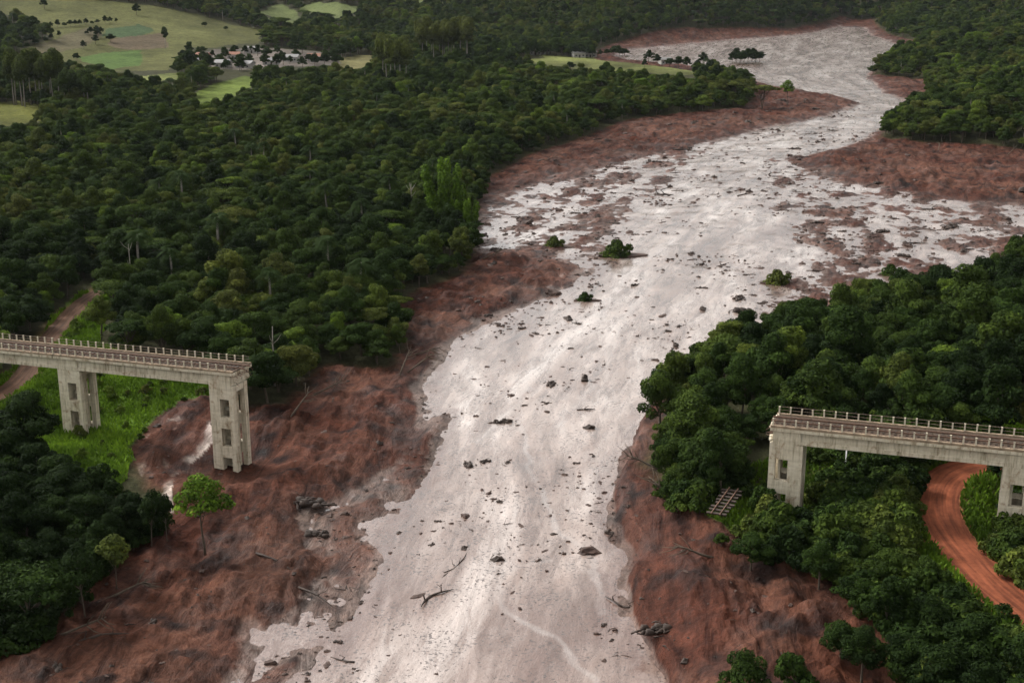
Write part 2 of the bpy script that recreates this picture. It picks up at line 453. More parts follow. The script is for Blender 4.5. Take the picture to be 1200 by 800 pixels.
def mat_mud():
    m, nt, p, out = new_mat('wet mud')
    geo = N(nt, 'ShaderNodeNewGeometry')
    fl = N(nt, 'ShaderNodeAttribute', attribute_name='flow')       # (along, across, 0) in metres
    sc = N(nt, 'ShaderNodeVectorMath', operation='MULTIPLY')
    sc.inputs[1].default_value = (0.22, 1.0, 1.0)
    of = N(nt, 'ShaderNodeVectorMath', operation='ADD'); of.inputs[1].default_value = (310.0, 47.0, 3.0)
    nt.links.new(fl.outputs['Vector'], of.inputs[0]); nt.links.new(of.outputs[0], sc.inputs[0])
    band = noise(nt, 0.085, 5, 0.6, sc.outputs[0], 0.9)
    wisp = noise(nt, 0.45, 5, 0.7, sc.outputs[0], 0.6)
    fine = noise(nt, 1.6, 5, 0.7, geo.outputs['Position'], 0.3)
    big = noise(nt, 0.03, 3, 0.5, geo.outputs['Position'])
    silt_glare_fade = N(nt, 'ShaderNodeAttribute', attribute_name='silt_glare_fade')
    c1 = ramp(nt, [(0.36, (0.140, 0.088, 0.066)), (0.45, (0.250, 0.180, 0.147)), (0.53, (0.355, 0.278, 0.238)), (0.64, (0.50, 0.425, 0.38))])
    nt.links.new(band, c1.inputs[0])
    c2 = ramp(nt, [(0.34, (0.50, 0.42, 0.37)), (0.47, (1, 1, 1)), (0.64, (1.25, 1.25, 1.25))])
    nt.links.new(wisp, c2.inputs[0])
    c3 = ramp(nt, [(0.33, (0.50, 0.44, 0.42)), (0.43, (1, 1, 1)), (0.7, (1.1, 1.1, 1.1))])
    nt.links.new(fine, c3.inputs[0])
    c = mixc(nt, c1.outputs[0], c2.outputs[0], 0.9, 'MULTIPLY')
    c = mixc(nt, c, c3.outputs[0], 0.55, 'MULTIPLY')
    c = mixc(nt, c, (0.125, 0.066, 0.048), math_n(nt, 'MULTIPLY', silt_glare_fade.outputs['Fac'], math_n(nt, 'MULTIPLY', fine, 1.5), True))
    fleck = noise(nt, 2.6, 3, 0.55, geo.outputs['Position'], 0.2)          # crumbs of dark soil and bark floating on the film
    fpatch = noise(nt, 0.16, 3, 0.6, geo.outputs['Position'])
    fm = ramp(nt, [(0.585, (0, 0, 0)), (0.64, (1, 1, 1))]); nt.links.new(math_n(nt, 'ADD', fleck, math_n(nt, 'MULTIPLY', math_n(nt, 'SUBTRACT', fpatch, 0.5), 0.35)), fm.inputs[0])
    c = mixc(nt, c, (0.050, 0.030, 0.022), math_n(nt, 'MULTIPLY', fm.outputs[0], 0.85))
    riv = N(nt, 'ShaderNodeAttribute', attribute_name='rivulet')
    c = mixc(nt, c, (0.46, 0.41, 0.38), math_n(nt, 'MULTIPLY', riv.outputs['Fac'], 0.38))  # reflective sheen of the rivulets mixed in as a paler colour
    nt.links.new(c, p.inputs['Base Color'])
    rr_ = ramp(nt, [(0.38, (0.18,) * 3), (0.62, (0.42,) * 3)])
    nt.links.new(wisp, rr_.inputs[0])
    nt.links.new(rr_.outputs[0], p.inputs['Roughness'])
    p.inputs['Specular IOR Level'].default_value = 0.45
    p.inputs['Coat Weight'].default_value = 1.0            # a film of standing water
    p.inputs['Coat Roughness'].default_value = 0.17
    p.inputs['Coat IOR'].default_value = 1.45
    h = math_n(nt, 'ADD', math_n(nt, 'MULTIPLY', fine, 0.40), math_n(nt, 'MULTIPLY', wisp, 1.0))
    ripple = noise(nt, 1.1, 3, 0.55, geo.outputs['Position'], 0.8)
    h = math_n(nt, 'ADD', h, math_n(nt, 'MULTIPLY', ripple, 0.55))
    bump(nt, p, h, 0.55, 0.36)
    return m

def mat_leaf(name, stops, transl=0.22):
    m, nt, p, out = new_mat(name)
    tone = N(nt, 'ShaderNodeAttribute', attribute_name='tone', attribute_type='INSTANCER')
    tint = N(nt, 'ShaderNodeAttribute', attribute_name='tint')
    r = ramp(nt, stops)
    nt.links.new(tone.outputs['Fac'], r.inputs[0])
    v = ramp(nt, [(0.0, (0.36, 0.40, 0.42)), (0.5, (1, 1, 1)), (1.0, (1.9, 1.8, 1.3))])
    nt.links.new(tint.outputs['Fac'], v.inputs[0])
    c = mixc(nt, r.outputs[0], v.outputs[0], 1.0, 'MULTIPLY')
    nt.links.new(c, p.inputs['Base Color'])
    p.inputs['Roughness'].default_value = 0.75
    p.inputs['Specular IOR Level'].default_value = 0.04
    t = N(nt, 'ShaderNodeBsdfTranslucent')
    nt.links.new(c, t.inputs[0])
    mx = N(nt, 'ShaderNodeMixShader'); mx.inputs[0].default_value = transl
    nt.links.new(p.outputs[0], mx.inputs[1]); nt.links.new(t.outputs[0], mx.inputs[2])
    nt.links.new(mx.outputs[0], out.inputs[0])
    return m

LEAF_STOPS = [(0.0, (0.011, 0.021, 0.006)), (0.3, (0.023, 0.042, 0.009)), (0.6, (0.045, 0.068, 0.013)), (0.8, (0.074, 0.084, 0.021)), (1.0, (0.076, 0.125, 0.016))]
BRIGHT_STOPS = [(0.0, (0.05, 0.09, 0.012)), (1.0, (0.125, 0.215, 0.020))]

def mat_concrete():
    m, nt, p, out = new_mat('weathered concrete')
    tc = N(nt, 'ShaderNodeTexCoord')
    sc = N(nt, 'ShaderNodeMapping'); sc.inputs['Scale'].default_value = (1.4, 1.4, 0.16)
    nt.links.new(tc.outputs['Object'], sc.inputs[0])
    drip = noise(nt, 1.5, 6, 0.7, sc.outputs[0])
    blot = noise(nt, 0.7, 6, 0.7, tc.outputs['Object'], 0.5)
    sc2 = N(nt, 'ShaderNodeMapping'); sc2.inputs['Scale'].default_value = (0.25, 0.25, 2.2)
    nt.links.new(tc.outputs['Object'], sc2.inputs[0])
    lift = noise(nt, 1.0, 4, 0.6, sc2.outputs[0])                  # pour lines
    r = ramp(nt, [(0.27, (0.12, 0.085, 0.055)), (0.38, (0.44, 0.375, 0.265)), (0.50, (0.70, 0.62, 0.475)), (0.72, (0.80, 0.73, 0.59))])
    nt.links.new(drip, r.inputs[0])
    r2 = ramp(nt, [(0.32, (0.40, 0.25, 0.15)), (0.45, (1, 1, 1))])
    nt.links.new(blot, r2.inputs[0])
    r3 = ramp(nt, [(0.3, (0.75, 0.73, 0.70)), (0.6, (1, 1, 1))])
    nt.links.new(lift, r3.inputs[0])
    c = mixc(nt, r.outputs[0], r2.outputs[0], 0.75, 'MULTIPLY')
    c = mixc(nt, c, r3.outputs[0], 0.8, 'MULTIPLY')
    nt.links.new(c, p.inputs['Base Color'])
    p.inputs['Roughness'].default_value = 0.9
    p.inputs['Specular IOR Level'].default_value = 0.2
    bump(nt, p, blot, 0.4, 0.06)
    return m

def mat_road(name, c):
    m, nt, p, out = new_mat(name)
    uv = N(nt, 'ShaderNodeAttribute', attribute_name='along')
    sc = N(nt, 'ShaderNodeVectorMath', operation='MULTIPLY'); sc.inputs[1].default_value = (0.10, 1.6, 1)
    nt.links.new(uv.outputs['Vector'], sc.inputs[0])
    rut = noise(nt, 0.9, 4, 0.6, sc.outputs[0])
    geo = N(nt, 'ShaderNodeNewGeometry')
    sp = noise(nt, 1.4, 5, 0.7, geo.outputs['Position'])
    r = ramp(nt, [(0.34, tuple(x * 0.55 for x in c)), (0.5, c), (0.66, tuple(min(1, x * 1.55) for x in c))])
    nt.links.new(rut, r.inputs[0])
    r2 = ramp(nt, [(0.3, (0.7, 0.68, 0.66)), (0.6, (1.1, 1.1, 1.1))])
    nt.links.new(sp, r2.inputs[0])
    cc = mixc(nt, r.outputs[0], r2.outputs[0], 0.8, 'MULTIPLY')
    nt.links.new(cc, p.inputs['Base Color'])
    p.inputs['Roughness'].default_value = 0.9
    p.inputs['Specular IOR Level'].default_value = 0.15
    bump(nt, p, math_n(nt, 'ADD', rut, sp), 0.5, 0.2)
    return m

M = {}
M['ground'] = mat_ground()
M['mud'] = mat_mud()
M['leaf'] = mat_leaf('leaves', LEAF_STOPS)
M['brightleaf'] = mat_leaf('young bright leaves', BRIGHT_STOPS)
M['bark'] = mat_plain('bark', (0.10, 0.078, 0.058), 0.9, 0.4, 2.0, 0.2)
M['palebark'] = mat_plain('pale bark', (0.24, 0.215, 0.18), 0.8, 0.35, 2.0, 0.2)
M['concrete'] = mat_concrete()
M['stained'] = mat_plain('stained concrete', (0.30, 0.225, 0.155), 0.95, 0.45, 1.3, 0.1, 0.3)
M['ballast'] = mat_plain('ballast', (0.085, 0.060, 0.044), 0.95, 0.5, 4.0, 0.1, 0.6)
M['steel'] = mat_plain('rusty steel', (0.13, 0.070, 0.045), 0.7, 0.5, 3.0, 0.4)
M['railpaint'] = mat_plain('rusted railing', (0.17, 0.125, 0.09), 0.8, 0.5, 3.0, 0.3)
M['wood'] = mat_plain('muddy wood', (0.040, 0.026, 0.019), 0.75, 0.5, 1.5, 0.35, 0.4)
M['clod'] = mat_plain('dark mud clod', (0.055, 0.030, 0.021), 0.75, 0.5, 1.6, 0.4, 0.5)
M['road_red'] = mat_road('red earth road', (0.19, 0.056, 0.026))
M['road_brown'] = mat_road('brown earth road', (0.095, 0.052, 0.032))
M['white'] = mat_plain('white paint', (0.72, 0.71, 0.68), 0.6, 0.1, 1.0)
M['wallpaint'] = mat_plain('house wall', (0.34, 0.325, 0.29), 0.8, 0.12, 0.5)
M['rooftile'] = mat_plain('clay roof', (0.26, 0.13, 0.085), 0.85, 0.3, 0.8)
M['roofgrey'] = mat_plain('grey sheet roof', (0.22, 0.21, 0.20), 0.6, 0.15, 0.4)
M['dark'] = mat_plain('dark glass', (0.03, 0.032, 0.035), 0.3, 0.2, 1.0, 0.5)

# ------------------------------------------------------------------ object helpers
def mesh_np(name, V, F):
    me = bpy.data.meshes.new(name)
    V = np.asarray(V, np.float32); F = np.asarray(F, np.int32)
    k = F.shape[1]
    me.vertices.add(len(V)); me.vertices.foreach_set('co', V.ravel())
    me.loops.add(F.size); me.loops.foreach_set('vertex_index', F.ravel())
    me.polygons.add(len(F)); me.polygons.foreach_set('loop_start', np.arange(0, F.size, k, dtype=np.int32))
    me.update(calc_edges=True)
    me.validate()
    return me

def add_attr(me, name, typ, data, dom='POINT'):
    a = me.attributes.new(name, typ, dom)
    a.data.foreach_set({'FLOAT': 'value', 'FLOAT_COLOR': 'color', 'FLOAT_VECTOR': 'vector', 'INT': 'value'}[typ], np.asarray(data, np.int32 if typ == 'INT' else np.float32).ravel())

def link(name, me, mat=None, parent=None, smooth=False):
    o = bpy.data.objects.new(name, me)
    col.objects.link(o)
    if mat is not None and me is not None and len(me.materials) == 0: me.materials.append(mat)
    if parent is not None: o.parent = parent
    if smooth: me.polygons.foreach_set('use_smooth', np.ones(len(me.polygons), bool))
    return o

def empty(name, loc=(0, 0, 0), rz=0.0, sc=1.0):
    o = bpy.data.objects.new(name, None)
    col.objects.link(o)
    o.location = loc; o.rotation_euler = (0, 0, rz); o.scale = (sc, sc, sc)
    o.empty_display_size = 0.5
    return o

def tag(o, label=None, cat=None, group=None, kind=None):
    if label: o['label'] = label
    if cat: o['category'] = cat
    if group: o['group'] = group
    if kind: o['kind'] = kind
    return o

def bm_obj(name, bm, mat, parent=None, smooth=False):
    me = bpy.data.meshes.new(name)
    bm.to_mesh(me); bm.free()
    return link(name, me, mat, parent, smooth)

def bm_box(bm, x0, x1, y0, y1, z0, z1, mtx=None):
    vs = [bm.verts.new((x, y, z)) for z in (z0, z1) for x, y in ((x0, y0), (x1, y0), (x1, y1), (x0, y1))]
    for f in ((3, 2, 1, 0), (4, 5, 6, 7), (0, 1, 5, 4), (1, 2, 6, 5), (2, 3, 7, 6), (3, 0, 4, 7)):
        bm.faces.new([vs[i] for i in f])
    if mtx is not None: bmesh.ops.transform(bm, matrix=mtx, verts=vs)
    return vs

def box_obj(name, x0, x1, y0, y1, z0, z1, mat, parent=None, bevel=0.0):
    bm = bmesh.new(); bm_box(bm, x0, x1, y0, y1, z0, z1)
    if bevel: bmesh.ops.bevel(bm, geom=bm.edges[:], offset=bevel, segments=1, affect='EDGES')
    return bm_obj(name, bm, mat, parent)

def tube(V, F, pts, rads, seg=6):              # a bent, tapering limb appended to V, F (quads)
    pts = [Vector(p) for p in pts]
    base = len(V)
    for i, p in enumerate(pts):
        d = (pts[min(i + 1, len(pts) - 1)] - pts[max(i - 1, 0)]).normalized()
        a = d.orthogonal().normalized() if i == 0 else (a - d * a.dot(d)).normalized()
        b = d.cross(a)
        for k in range(seg):
            t = 2 * math.pi * k / seg
            q = p + (a * math.cos(t) + b * math.sin(t)) * rads[i]
            V.append((q.x, q.y, q.z))
    for i in range(len(pts) - 1):
        for k in range(seg):
            k2 = (k + 1) % seg
            F.append((base + i * seg + k, base + i * seg + k2, base + (i + 1) * seg + k2, base + (i + 1) * seg + k))
    c0 = len(V); V.append(tuple(pts[0])); c1 = len(V); V.append(tuple(pts[-1]))
    L = base + (len(pts) - 1) * seg
    for k in range(0, seg, 2):
        F.append((c0, base + (k + 2) % seg, base + k + 1, base + k))
        F.append((c1, L + k, L + k + 1, L + (k + 2) % seg))

# ------------------------------------------------------------------ ground sheet and mud sheet
def grid_faces(keep=None):
    i = np.arange(NR - 1)[:, None] * NA + np.arange(NA)[None, :]
    j = np.arange(NR - 1)[:, None] * NA + (np.arange(NA)[None, :] + 1) % NA
    F = np.stack([i, i + NA, j + NA, j], -1).reshape(-1, 4)
    F = F[:, ::-1]
    if keep is not None: F = F[keep[F].all(1)]
    return F

zone = np.empty((len(GX), 4), np.float32); zone[:, 3] = 1
soil = np.array([0.040, 0.040, 0.020])                     # dark soil-green of the forest floor
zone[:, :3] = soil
wet = np.zeros(len(GX), np.float32)
w1 = fbm(GX, GY, 14, 4, 101); w2 = fbm(GX, GY, 4, 3, 105)
brown_a = np.array([0.060, 0.0200, 0.0115]); brown_b = np.array([0.092, 0.0385, 0.0235]); brown_c = np.array([0.020, 0.010, 0.008])
t = np.clip(0.45 + 1.3 * w1, 0, 1)[:, None]
mudc = brown_a * (1 - t) + brown_b * t
t2 = np.clip(-0.10 - 1.8 * fbm(GX, GY, 3.2, 4, 109), 0, 1)[:, None]
mudc = mudc * (1 - t2) + brown_c * t2
inmud = (1 - ss(gB + 1.5 * w2, -1.0, 2.5))[:, None]
redder = ss(GX, 20, 60)[:, None] * (1 - ss(GY, 190, 260))[:, None]
mudc = mudc * (1 - redder) + mudc * np.array([1.2, 0.92, 0.68]) * redder
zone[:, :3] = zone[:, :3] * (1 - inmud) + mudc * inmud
wet[:] = (inmud[:, 0] * (0.35 + 0.65 * np.clip(1 - gA / 12, 0, 1)) * (0.6 + 0.4 * w1)).clip(0, 1)

def paint(poly, c, jitter=2.0, dmin=0, dmax=1e9, var=0.25, seed=0):
    D = np.hypot(GX, GY)
    jx = jitter * fbm(GX, GY, 12 + D.clip(0, 900) * 0.02, 3, 200 + seed); jy = jitter * fbm(GX, GY, 12 + D.clip(0, 900) * 0.02, 3, 230 + seed)
    m = inside(poly, gpx + jx * 2, gpy + jy) & (gB > 0) & (D > dmin) & (D < dmax)
    f = 1 + var * 1.6 * fbm(GX[m], GY[m], 10 + D[m] * 0.02, 4, 260 + seed)[:, None]
    zone[m, :3] = np.array(c) * f
paint(GRASS_L, (0.075, 0.130, 0.018), 4, 0, 330, 0.35, 1)
paint(SHRUB_R, (0.075, 0.092, 0.024), 4, 0, 260, 0.35, 2)
paint(MEADOW_R, (0.11, 0.17, 0.035), 3, 0, 330, 0.3, 3)
paint(MEADOW_FAR, (0.115, 0.125, 0.042), 4.0, 500, 1300, 0.5, 4)
paint(PATCH1, (0.105, 0.140, 0.030), 6, 400, 1300, 0.5, 5)
paint(PATCH2, (0.12, 0.135, 0.045), 4, 400, 1300, 0.5, 6)
paint(PATCH3, (0.10, 0.105, 0.026), 6, 400, 1300, 0.5, 7)
paint(PATCH4, (0.15, 0.137, 0.06), 4, 400, 1300, 0.4, 8)
paint(FIELDHILL, (0.082, 0.084, 0.030), 3, 700, 1700, 0.3, 9)
paint(F_PALE, (0.105, 0.092, 0.052), 3, 700, 1700, 0.15, 10)
paint(F_TEAL, (0.050, 0.078, 0.034), 3, 700, 1700, 0.15, 11)
paint(F_PINK, (0.098, 0.076, 0.048), 3, 700, 1700, 0.15, 12)
paint(F_GREEN, (0.062, 0.100, 0.026), 3, 700, 1700, 0.15, 13)
paint(TOWN, (0.13, 0.112, 0.095), 3, 700, 1700, 0.4, 14)
for k, P in enumerate((BACKM1, BACKM2, BACKM3)): paint(P, (0.10, 0.12, 0.045), 4, 900, 2600, 0.2, 15 + k)
# verge of bare earth beside the roads
for line, hw, c in ((ROADL, 1.7, (0.12, 0.085, 0.04)), (ROADR, 2.3, (0.22, 0.085, 0.042))):
    m = (np.abs(GX - line[:, 0].mean()) < 90) & (np.abs(GY - line[:, 1].mean()) < 120)
    d, _, _ = pdist(line, GX[m], GY[m])
    w = (1 - ss(d + 1.2 * fbm(GX[m], GY[m], 4, 3, 300), hw, hw + 2.0))[:, None]
    zone[m, :3] = zone[m, :3] * (1 - w) + np.array(c) * w
# the pale wash of tailings beside the standing pier
m = inside(SLIDE, gpx + 6 * w1, gpy + 5 * w2)
f = ss(fbm(GX[m] * 1.3, GY[m] * 0.6, 5, 4, 310), -0.05, 0.35)[:, None]
zone[m, :3] = zone[m, :3] * (1 - f) + np.array((0.42, 0.34, 0.29)) * f

dd, sg, arc = pdist(FLOW, GX, GY)
fv = dd * sg
mz = valley(GY) + 0.10 * (1 - 2.4 * np.abs(fbm(arc / 3.5 + 2 * w1, fv + 1.5 * w1, 4.5, 4, 128))) + 0.10 * fbm(GX, GY, 4, 4, 120) + 0.16 * fbm(arc / 3, fv, 6, 3, 125)
hgt = gZ - mz                                  # how far the ground stands out of the liquid mud
fl_ = fbm(arc / 2.5 + 2 * w1, fv, 3.0, 4, 140)
coat = (1 - ss(hgt + 0.55 * fl_, 0.0, 0.45)) * (1 - ss(gA, 2, 10)) * inmud[:, 0]
coat = coat * (1 - 1.0 * ss(GX, 8, 20) * (1 - ss(GY, 190, 260))) * (1 - 0.6 * dirty(GX, GY))      # the cut bank stays bare
coat = np.clip(coat, 0, 1)[:, None] * 0.8
zone[:, :3] = zone[:, :3] * (1 - coat) + np.array((0.19, 0.140, 0.115)) * coat
wet = np.clip(wet + coat[:, 0] + 0.35 * inmud[:, 0] * ss(fl_, 0.0, 0.5), 0, 1)
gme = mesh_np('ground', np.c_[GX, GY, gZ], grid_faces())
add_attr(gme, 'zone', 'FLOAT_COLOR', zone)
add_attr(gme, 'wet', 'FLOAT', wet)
add_attr(gme, 'flow', 'FLOAT_VECTOR', np.c_[arc, fv, 0 * fv])
add_attr(gme, 'bare', 'FLOAT', inmud[:, 0])
ground = tag(link('ground', gme, M['ground'], None, True), kind='structure')

keep = (gA < 9 + np.hypot(GX, GY) * 0.01) & (GY > 40)
F = grid_faces(keep)
used = np.unique(F)
remap = -np.ones(len(GX), np.int64); remap[used] = np.arange(len(used))
mme = mesh_np('mud_river', np.c_[GX, GY, mz][used], remap[F])
add_attr(mme, 'flow', 'FLOAT_VECTOR', np.c_[arc, fv, 0 * fv][used])
silt_glare_fade = 0.9 * (1 - ss(-hgt + 0.35 * fl_, 0.0, 0.50)) + np.clip(1 - (-gA) / (5 + 5 * np.clip(w1, 0, 1)), 0, 1) * 0.45 * ss(fl_, -0.2, 0.4) + 0.45 * dirty(GX, GY) * ss(w1 + 0.6 * w2, -0.25, 0.5)
silt_glare_fade = silt_glare_fade * (1 - 0.8 * ss(GX, 8, 20) * (1 - ss(GY, 180, 240)))
silt_glare_fade = silt_glare_fade + 0.95 * (1 - ss(GY + 25 * fbm(GX, GY, 40, 3, 130), 105, 205)) * (0.55 + 0.9 * fbm(arc / 4, fv, 7, 3, 131))   # browner, thicker mud downstream, colour also darkened for the weaker sky glare
add_attr(mme, 'silt_glare_fade', 'FLOAT', np.clip(silt_glare_fade, 0, 1)[used])
riv = np.zeros(len(GX)); 
for k_, ln in enumerate(([(612, 500), (620, 545), (640, 590), (652, 618), (688, 648), (702, 680), (712, 720)], [(575, 640), (588, 690), (602, 722), (640, 745), (668, 770), (700, 815)], [(640, 655), (600, 668), (585, 700)],
                         [(840, 215), (800, 270), (740, 320), (705, 370), (690, 410)], [(770, 320), (725, 385), (700, 440), (655, 500)], [(700, 330), (640, 400), (610, 460), (560, 520)])):
    L_ = smooth_line(plan(ln), 8)
    d_ = pdist(L_, GX + 1.1 * w2, GY + 1.1 * w1)[0]
    riv = np.maximum(riv, (1 - ss(d_, 0.10, 0.62 + 0.4 * (k_ > 2))) * (0.55 + 0.9 * fbm(GX, GY, 9, 3, 150 + k_)))
add_attr(mme, 'rivulet', 'FLOAT', np.clip(riv, 0, 1)[used])
mud_river = tag(link('mud_river', mme, M['mud'], None, True), kind='structure')

# ------------------------------------------------------------------ roads
def road(name, line, zz, hw, mat):
    n = len(line); cross = np.linspace(-1, 1, 7)
    tang = np.gradient(line, axis=0); tang /= np.linalg.norm(tang, axis=1)[:, None]
    nor = np.c_[-tang[:, 1], tang[:, 0]]
    seg = np.concatenate([[0], np.cumsum(np.hypot(*np.diff(line, axis=0).T))])
    V = []; A = []
    for i in range(n):
        wv = hw * (1 + 0.12 * float(fbm(seg[i], 0, 6, 3, 5)))
        for c in cross:
            q = line[i] + nor[i] * c * wv
            V.append((q[0], q[1], zz[i] - 0.04 * abs(c) ** 2 * 2 - 0.03 * (abs(abs(c) - 0.5) < 0.2)))
            A.append((seg[i], c * hw, 0))
    F = [(i * 7 + k, i * 7 + k + 1, i * 7 + k + 8, i * 7 + k + 7) for i in range(n - 1) for k in range(6)]
    F = np.array(F)
    me = mesh_np(name, V, F)
    if me.polygons[0].normal.z < 0: me.flip_normals()
    add_attr(me, 'along', 'FLOAT_VECTOR', A)
    return tag(link(name, me, mat, None, True), kind='structure')
road('red_dirt_road', ROADR, ZR, 2.3, M['road_red'])
road('brown_dirt_road', ROADL, ZL, 1.7, M['road_brown'])

# ------------------------------------------------------------------ the broken railway viaduct
DECK_W = 4.6
def deck_z(s): return BZ + BSL * s

PIER_D = 3.5
def make_pier(root, s, zbase, shift, s0):      # two pierced walls joined by recessed side webs
    x = s - s0; top = deck_z(s) - 1.9
    pier = empty('pier', (x, 0, 0)); pier.parent = root
    hw = 1.88; th = 0.80; wx0, wx1 = -0.72 + shift, 0.72 + shift
    wins = []
    zt = top - 1.9
    while zt > zbase - 2.0:
        wins.append((zt - 2.6, zt)); zt -= 4.15
    for nm, y0 in (('front_wall', 0.0), ('back_wall', PIER_D - 0.80)):
        bm = bmesh.new()
        bm_box(bm, -hw, wx0, y0, y0 + th, zbase - 4, top)
        bm_box(bm, wx1, hw, y0, y0 + th, zbase - 4, top)
        z1 = top
        for (a, b) in wins:
            if b < z1: bm_box(bm, wx0, wx1, y0, y0 + th, b, z1)
            z1 = a
        if z1 > zbase - 4: bm_box(bm, wx0, wx1, y0, y0 + th, zbase - 4, z1)
        bmesh.ops.remove_doubles(bm, verts=bm.verts[:], dist=0.0005)
        bm_obj(nm, bm, M['concrete'], pier)
    for sx in (-1, 1):
        bm = bmesh.new()
        bm_box(bm, sx * (hw - 1.10) - 0.12, sx * (hw - 1.10) + 0.12, th, PIER_D - 0.80, zbase - 4, top - 0.9)
        bm_obj('side_web', bm, M['concrete'], pier)
    box_obj('bearing_cap', -hw + 0.12, hw - 0.12, th, PIER_D - 0.80, top - 0.9, top - 0.05, M['concrete'], pier)
    for (a, b) in wins:                        # cross strut glimpsed through each opening
        box_obj('cross_strut', -hw + 1.02, hw - 1.02, 1.55, 1.95, a + 0.5, a + 0.95, M['concrete'], pier)
    return pier

post_me = None
def make_viaduct(name, spans, piers, ends, s0, label):
    global post_me
    p0 = bpt(s0)
    root = empty(name, (p0[0], p0[1], 0), BH)
    tag(root, label, 'bridge', 'two remaining ends of the broken viaduct')
    sl = BSL
    def sheared(nm, x0, x1, y0, y1, za, zb, mat, parent=root, sub=1):
        bm = bmesh.new(); vs = bm_box(bm, x0, x1, y0, y1, za, zb)
        for v in vs: v.co.z += deck_z(s0 + v.co.x)
        return bm_obj(nm, bm, mat, parent)
    for a, b in spans:                         # one hollow girder for each span
        g = sheared('girder', a - s0, b - s0, 0.22, DECK_W - 0.22, -1.9, -0.36, M['concrete'])
        sheared('girder_flange', a - s0 + 0.3, b - s0 - 0.3, 0.05, 0.217, -1.87, -1.45, M['concrete'], g)
    for s in [p[0] for p in piers]:            # solid panels over the piers
        sheared('end_panel', s - s0 - 1.55, s - s0 + 1.55, 0.004, DECK_W - 0.004, -1.895, -0.365, M['concrete'])
    a, b = ends
    sheared('deck_slab', a - s0, b - s0, -0.18, DECK_W + 0.18, -0.36, -0.02, M['concrete'])
    sheared('kerb', a - s0, b - s0, -0.14, 0.22, -0.016, 0.24, M['stained'])
    sheared('kerb', a - s0, b - s0, DECK_W - 0.22, DECK_W + 0.14, -0.016, 0.24, M['stained'])
    sheared('track_bed', a - s0 + 0.05, b - s0 - 0.05, 0.225, DECK_W - 0.225, -0.016, 0.12, M['ballast'])
    for y in (1.55, 2.95):
        sheared('rail', a - s0 - 0.2, b - s0 + (0.9 if b < 60 else -0.1), y, y + 0.09, 0.20, 0.36, M['steel'])
    bm = bmesh.new()
    x = a - s0 + 0.4
    while x < b - s0 - 0.3:
        vs = bm_box(bm, x, x + 0.24, 1.05, 3.5, 0.08, 0.198)
        for v in vs: v.co.z += deck_z(s0 + v.co.x)
        x += 0.62
    tag(bm_obj('sleepers', bm, M['wood'], root), kind='stuff')
    if post_me is None:
        bm = bmesh.new()
        bm_box(bm, -0.085, 0.085, -0.085, 0.085, 0, 0.82)
        bm_box(bm, -0.10, 0.10, -0.10, 0.10, 0.823, 0.87)
        post_me = bpy.data.meshes.new('railing_post'); bm.to_mesh(post_me); bm.free()
    for y in (0.04, DECK_W - 0.04):
        x = a - s0 + 0.25
        while x < b - s0 - 0.1:
            o = link('railing_post', post_me, M['concrete'], root)
            o.location = (x, y, deck_z(s0 + x) + 0.243)
            o.rotation_euler = (random.gauss(0, 0.02), random.gauss(0, 0.03), 0)
            o.scale = (1, 1, random.uniform(0.9, 1.05))
            x += 1.28
        for zz in (0.55, 0.95):
            sheared('railing_bar', a - s0 + 0.2, b - s0 - 0.2, y - 0.025, y + 0.025, zz - 0.025 + 0.1, zz + 0.025 + 0.1, M['railpaint'])
    for s, zb, sh in piers: make_pier(root, s, zb, sh, s0)
    return root

vL = make_viaduct('railway_viaduct', [(-50, -25.02), (-24.98, -0.02), (0.02, 26.6)], [(-25, 3.5, 0.35), (0, 2.3, 0.40), (25, 0.0, 0.40)], (-50, 26.95), 25.0,
                  'broken end of concrete railway viaduct beside the grassy slope, its tall pier in mud')
vR = make_viaduct('railway_viaduct', [(98.4, 124.98), (125.02, 149.98), (150.02, 175)], [(100, 5.0, -0.45), (125, 6.4, -0.30), (150, 7.0, 0)], (98.1, 175), 100.0,
                  'broken end of concrete railway viaduct crossing above the curving red dirt road')
# torn reinforcing bars and a shattered lump at the broken ends
def torn_end(root, x0, dirn):
    V, F = [], []
    for k in range(9):
        y = 0.3 + 0.5 * k; z = deck_z(25 if dirn > 0 else 100) - random.choice((0.25, 0.3, 1.5, 0.8))
        p = [(x0 - 0.3 * dirn, y, z)]
        for j in range(3): p.append((p[-1][0] + dirn * 0.3, y + random.gauss(0, 0.08 * (j + 1)), p[-1][2] - random.uniform(0, 0.22)))
        tube(V, F, p, [0.035] * 4, 4)
    o = link('torn_reinforcing_bars', mesh_np('torn_reinforcing_bars', V, F), M['steel'], root)
    tag(o, kind='stuff')
def fracture(root, x0, dirn, sc_):
    bm = bmesh.new()
    for k in range(11):
        r2 = bmesh.ops.create_icosphere(bm, subdivisions=1, radius=random.uniform(0.22, 0.5))
        c = Vector((x0 + dirn * random.uniform(-0.15, 0.12), 0.2 + 0.42 * k, deck_z(sc_) - random.choice((0.15, 0.25, 0.5, 1.0, 1.5))))
        for v in r2['verts']: v.co = Vector((v.co.x * random.uniform(0.5, 1.1), v.co.y * random.uniform(0.6, 1.2), v.co.z * random.uniform(0.5, 1.1))) + c
    tag(bm_obj('fractured_concrete', bm, M['concrete'], root), kind='stuff')
fracture(vL, 1.75, 1, 25); fracture(vR, -1.75, -1, 100)
torn_end(vL, 1.9, 1); torn_end(vR, -1.85, -1)

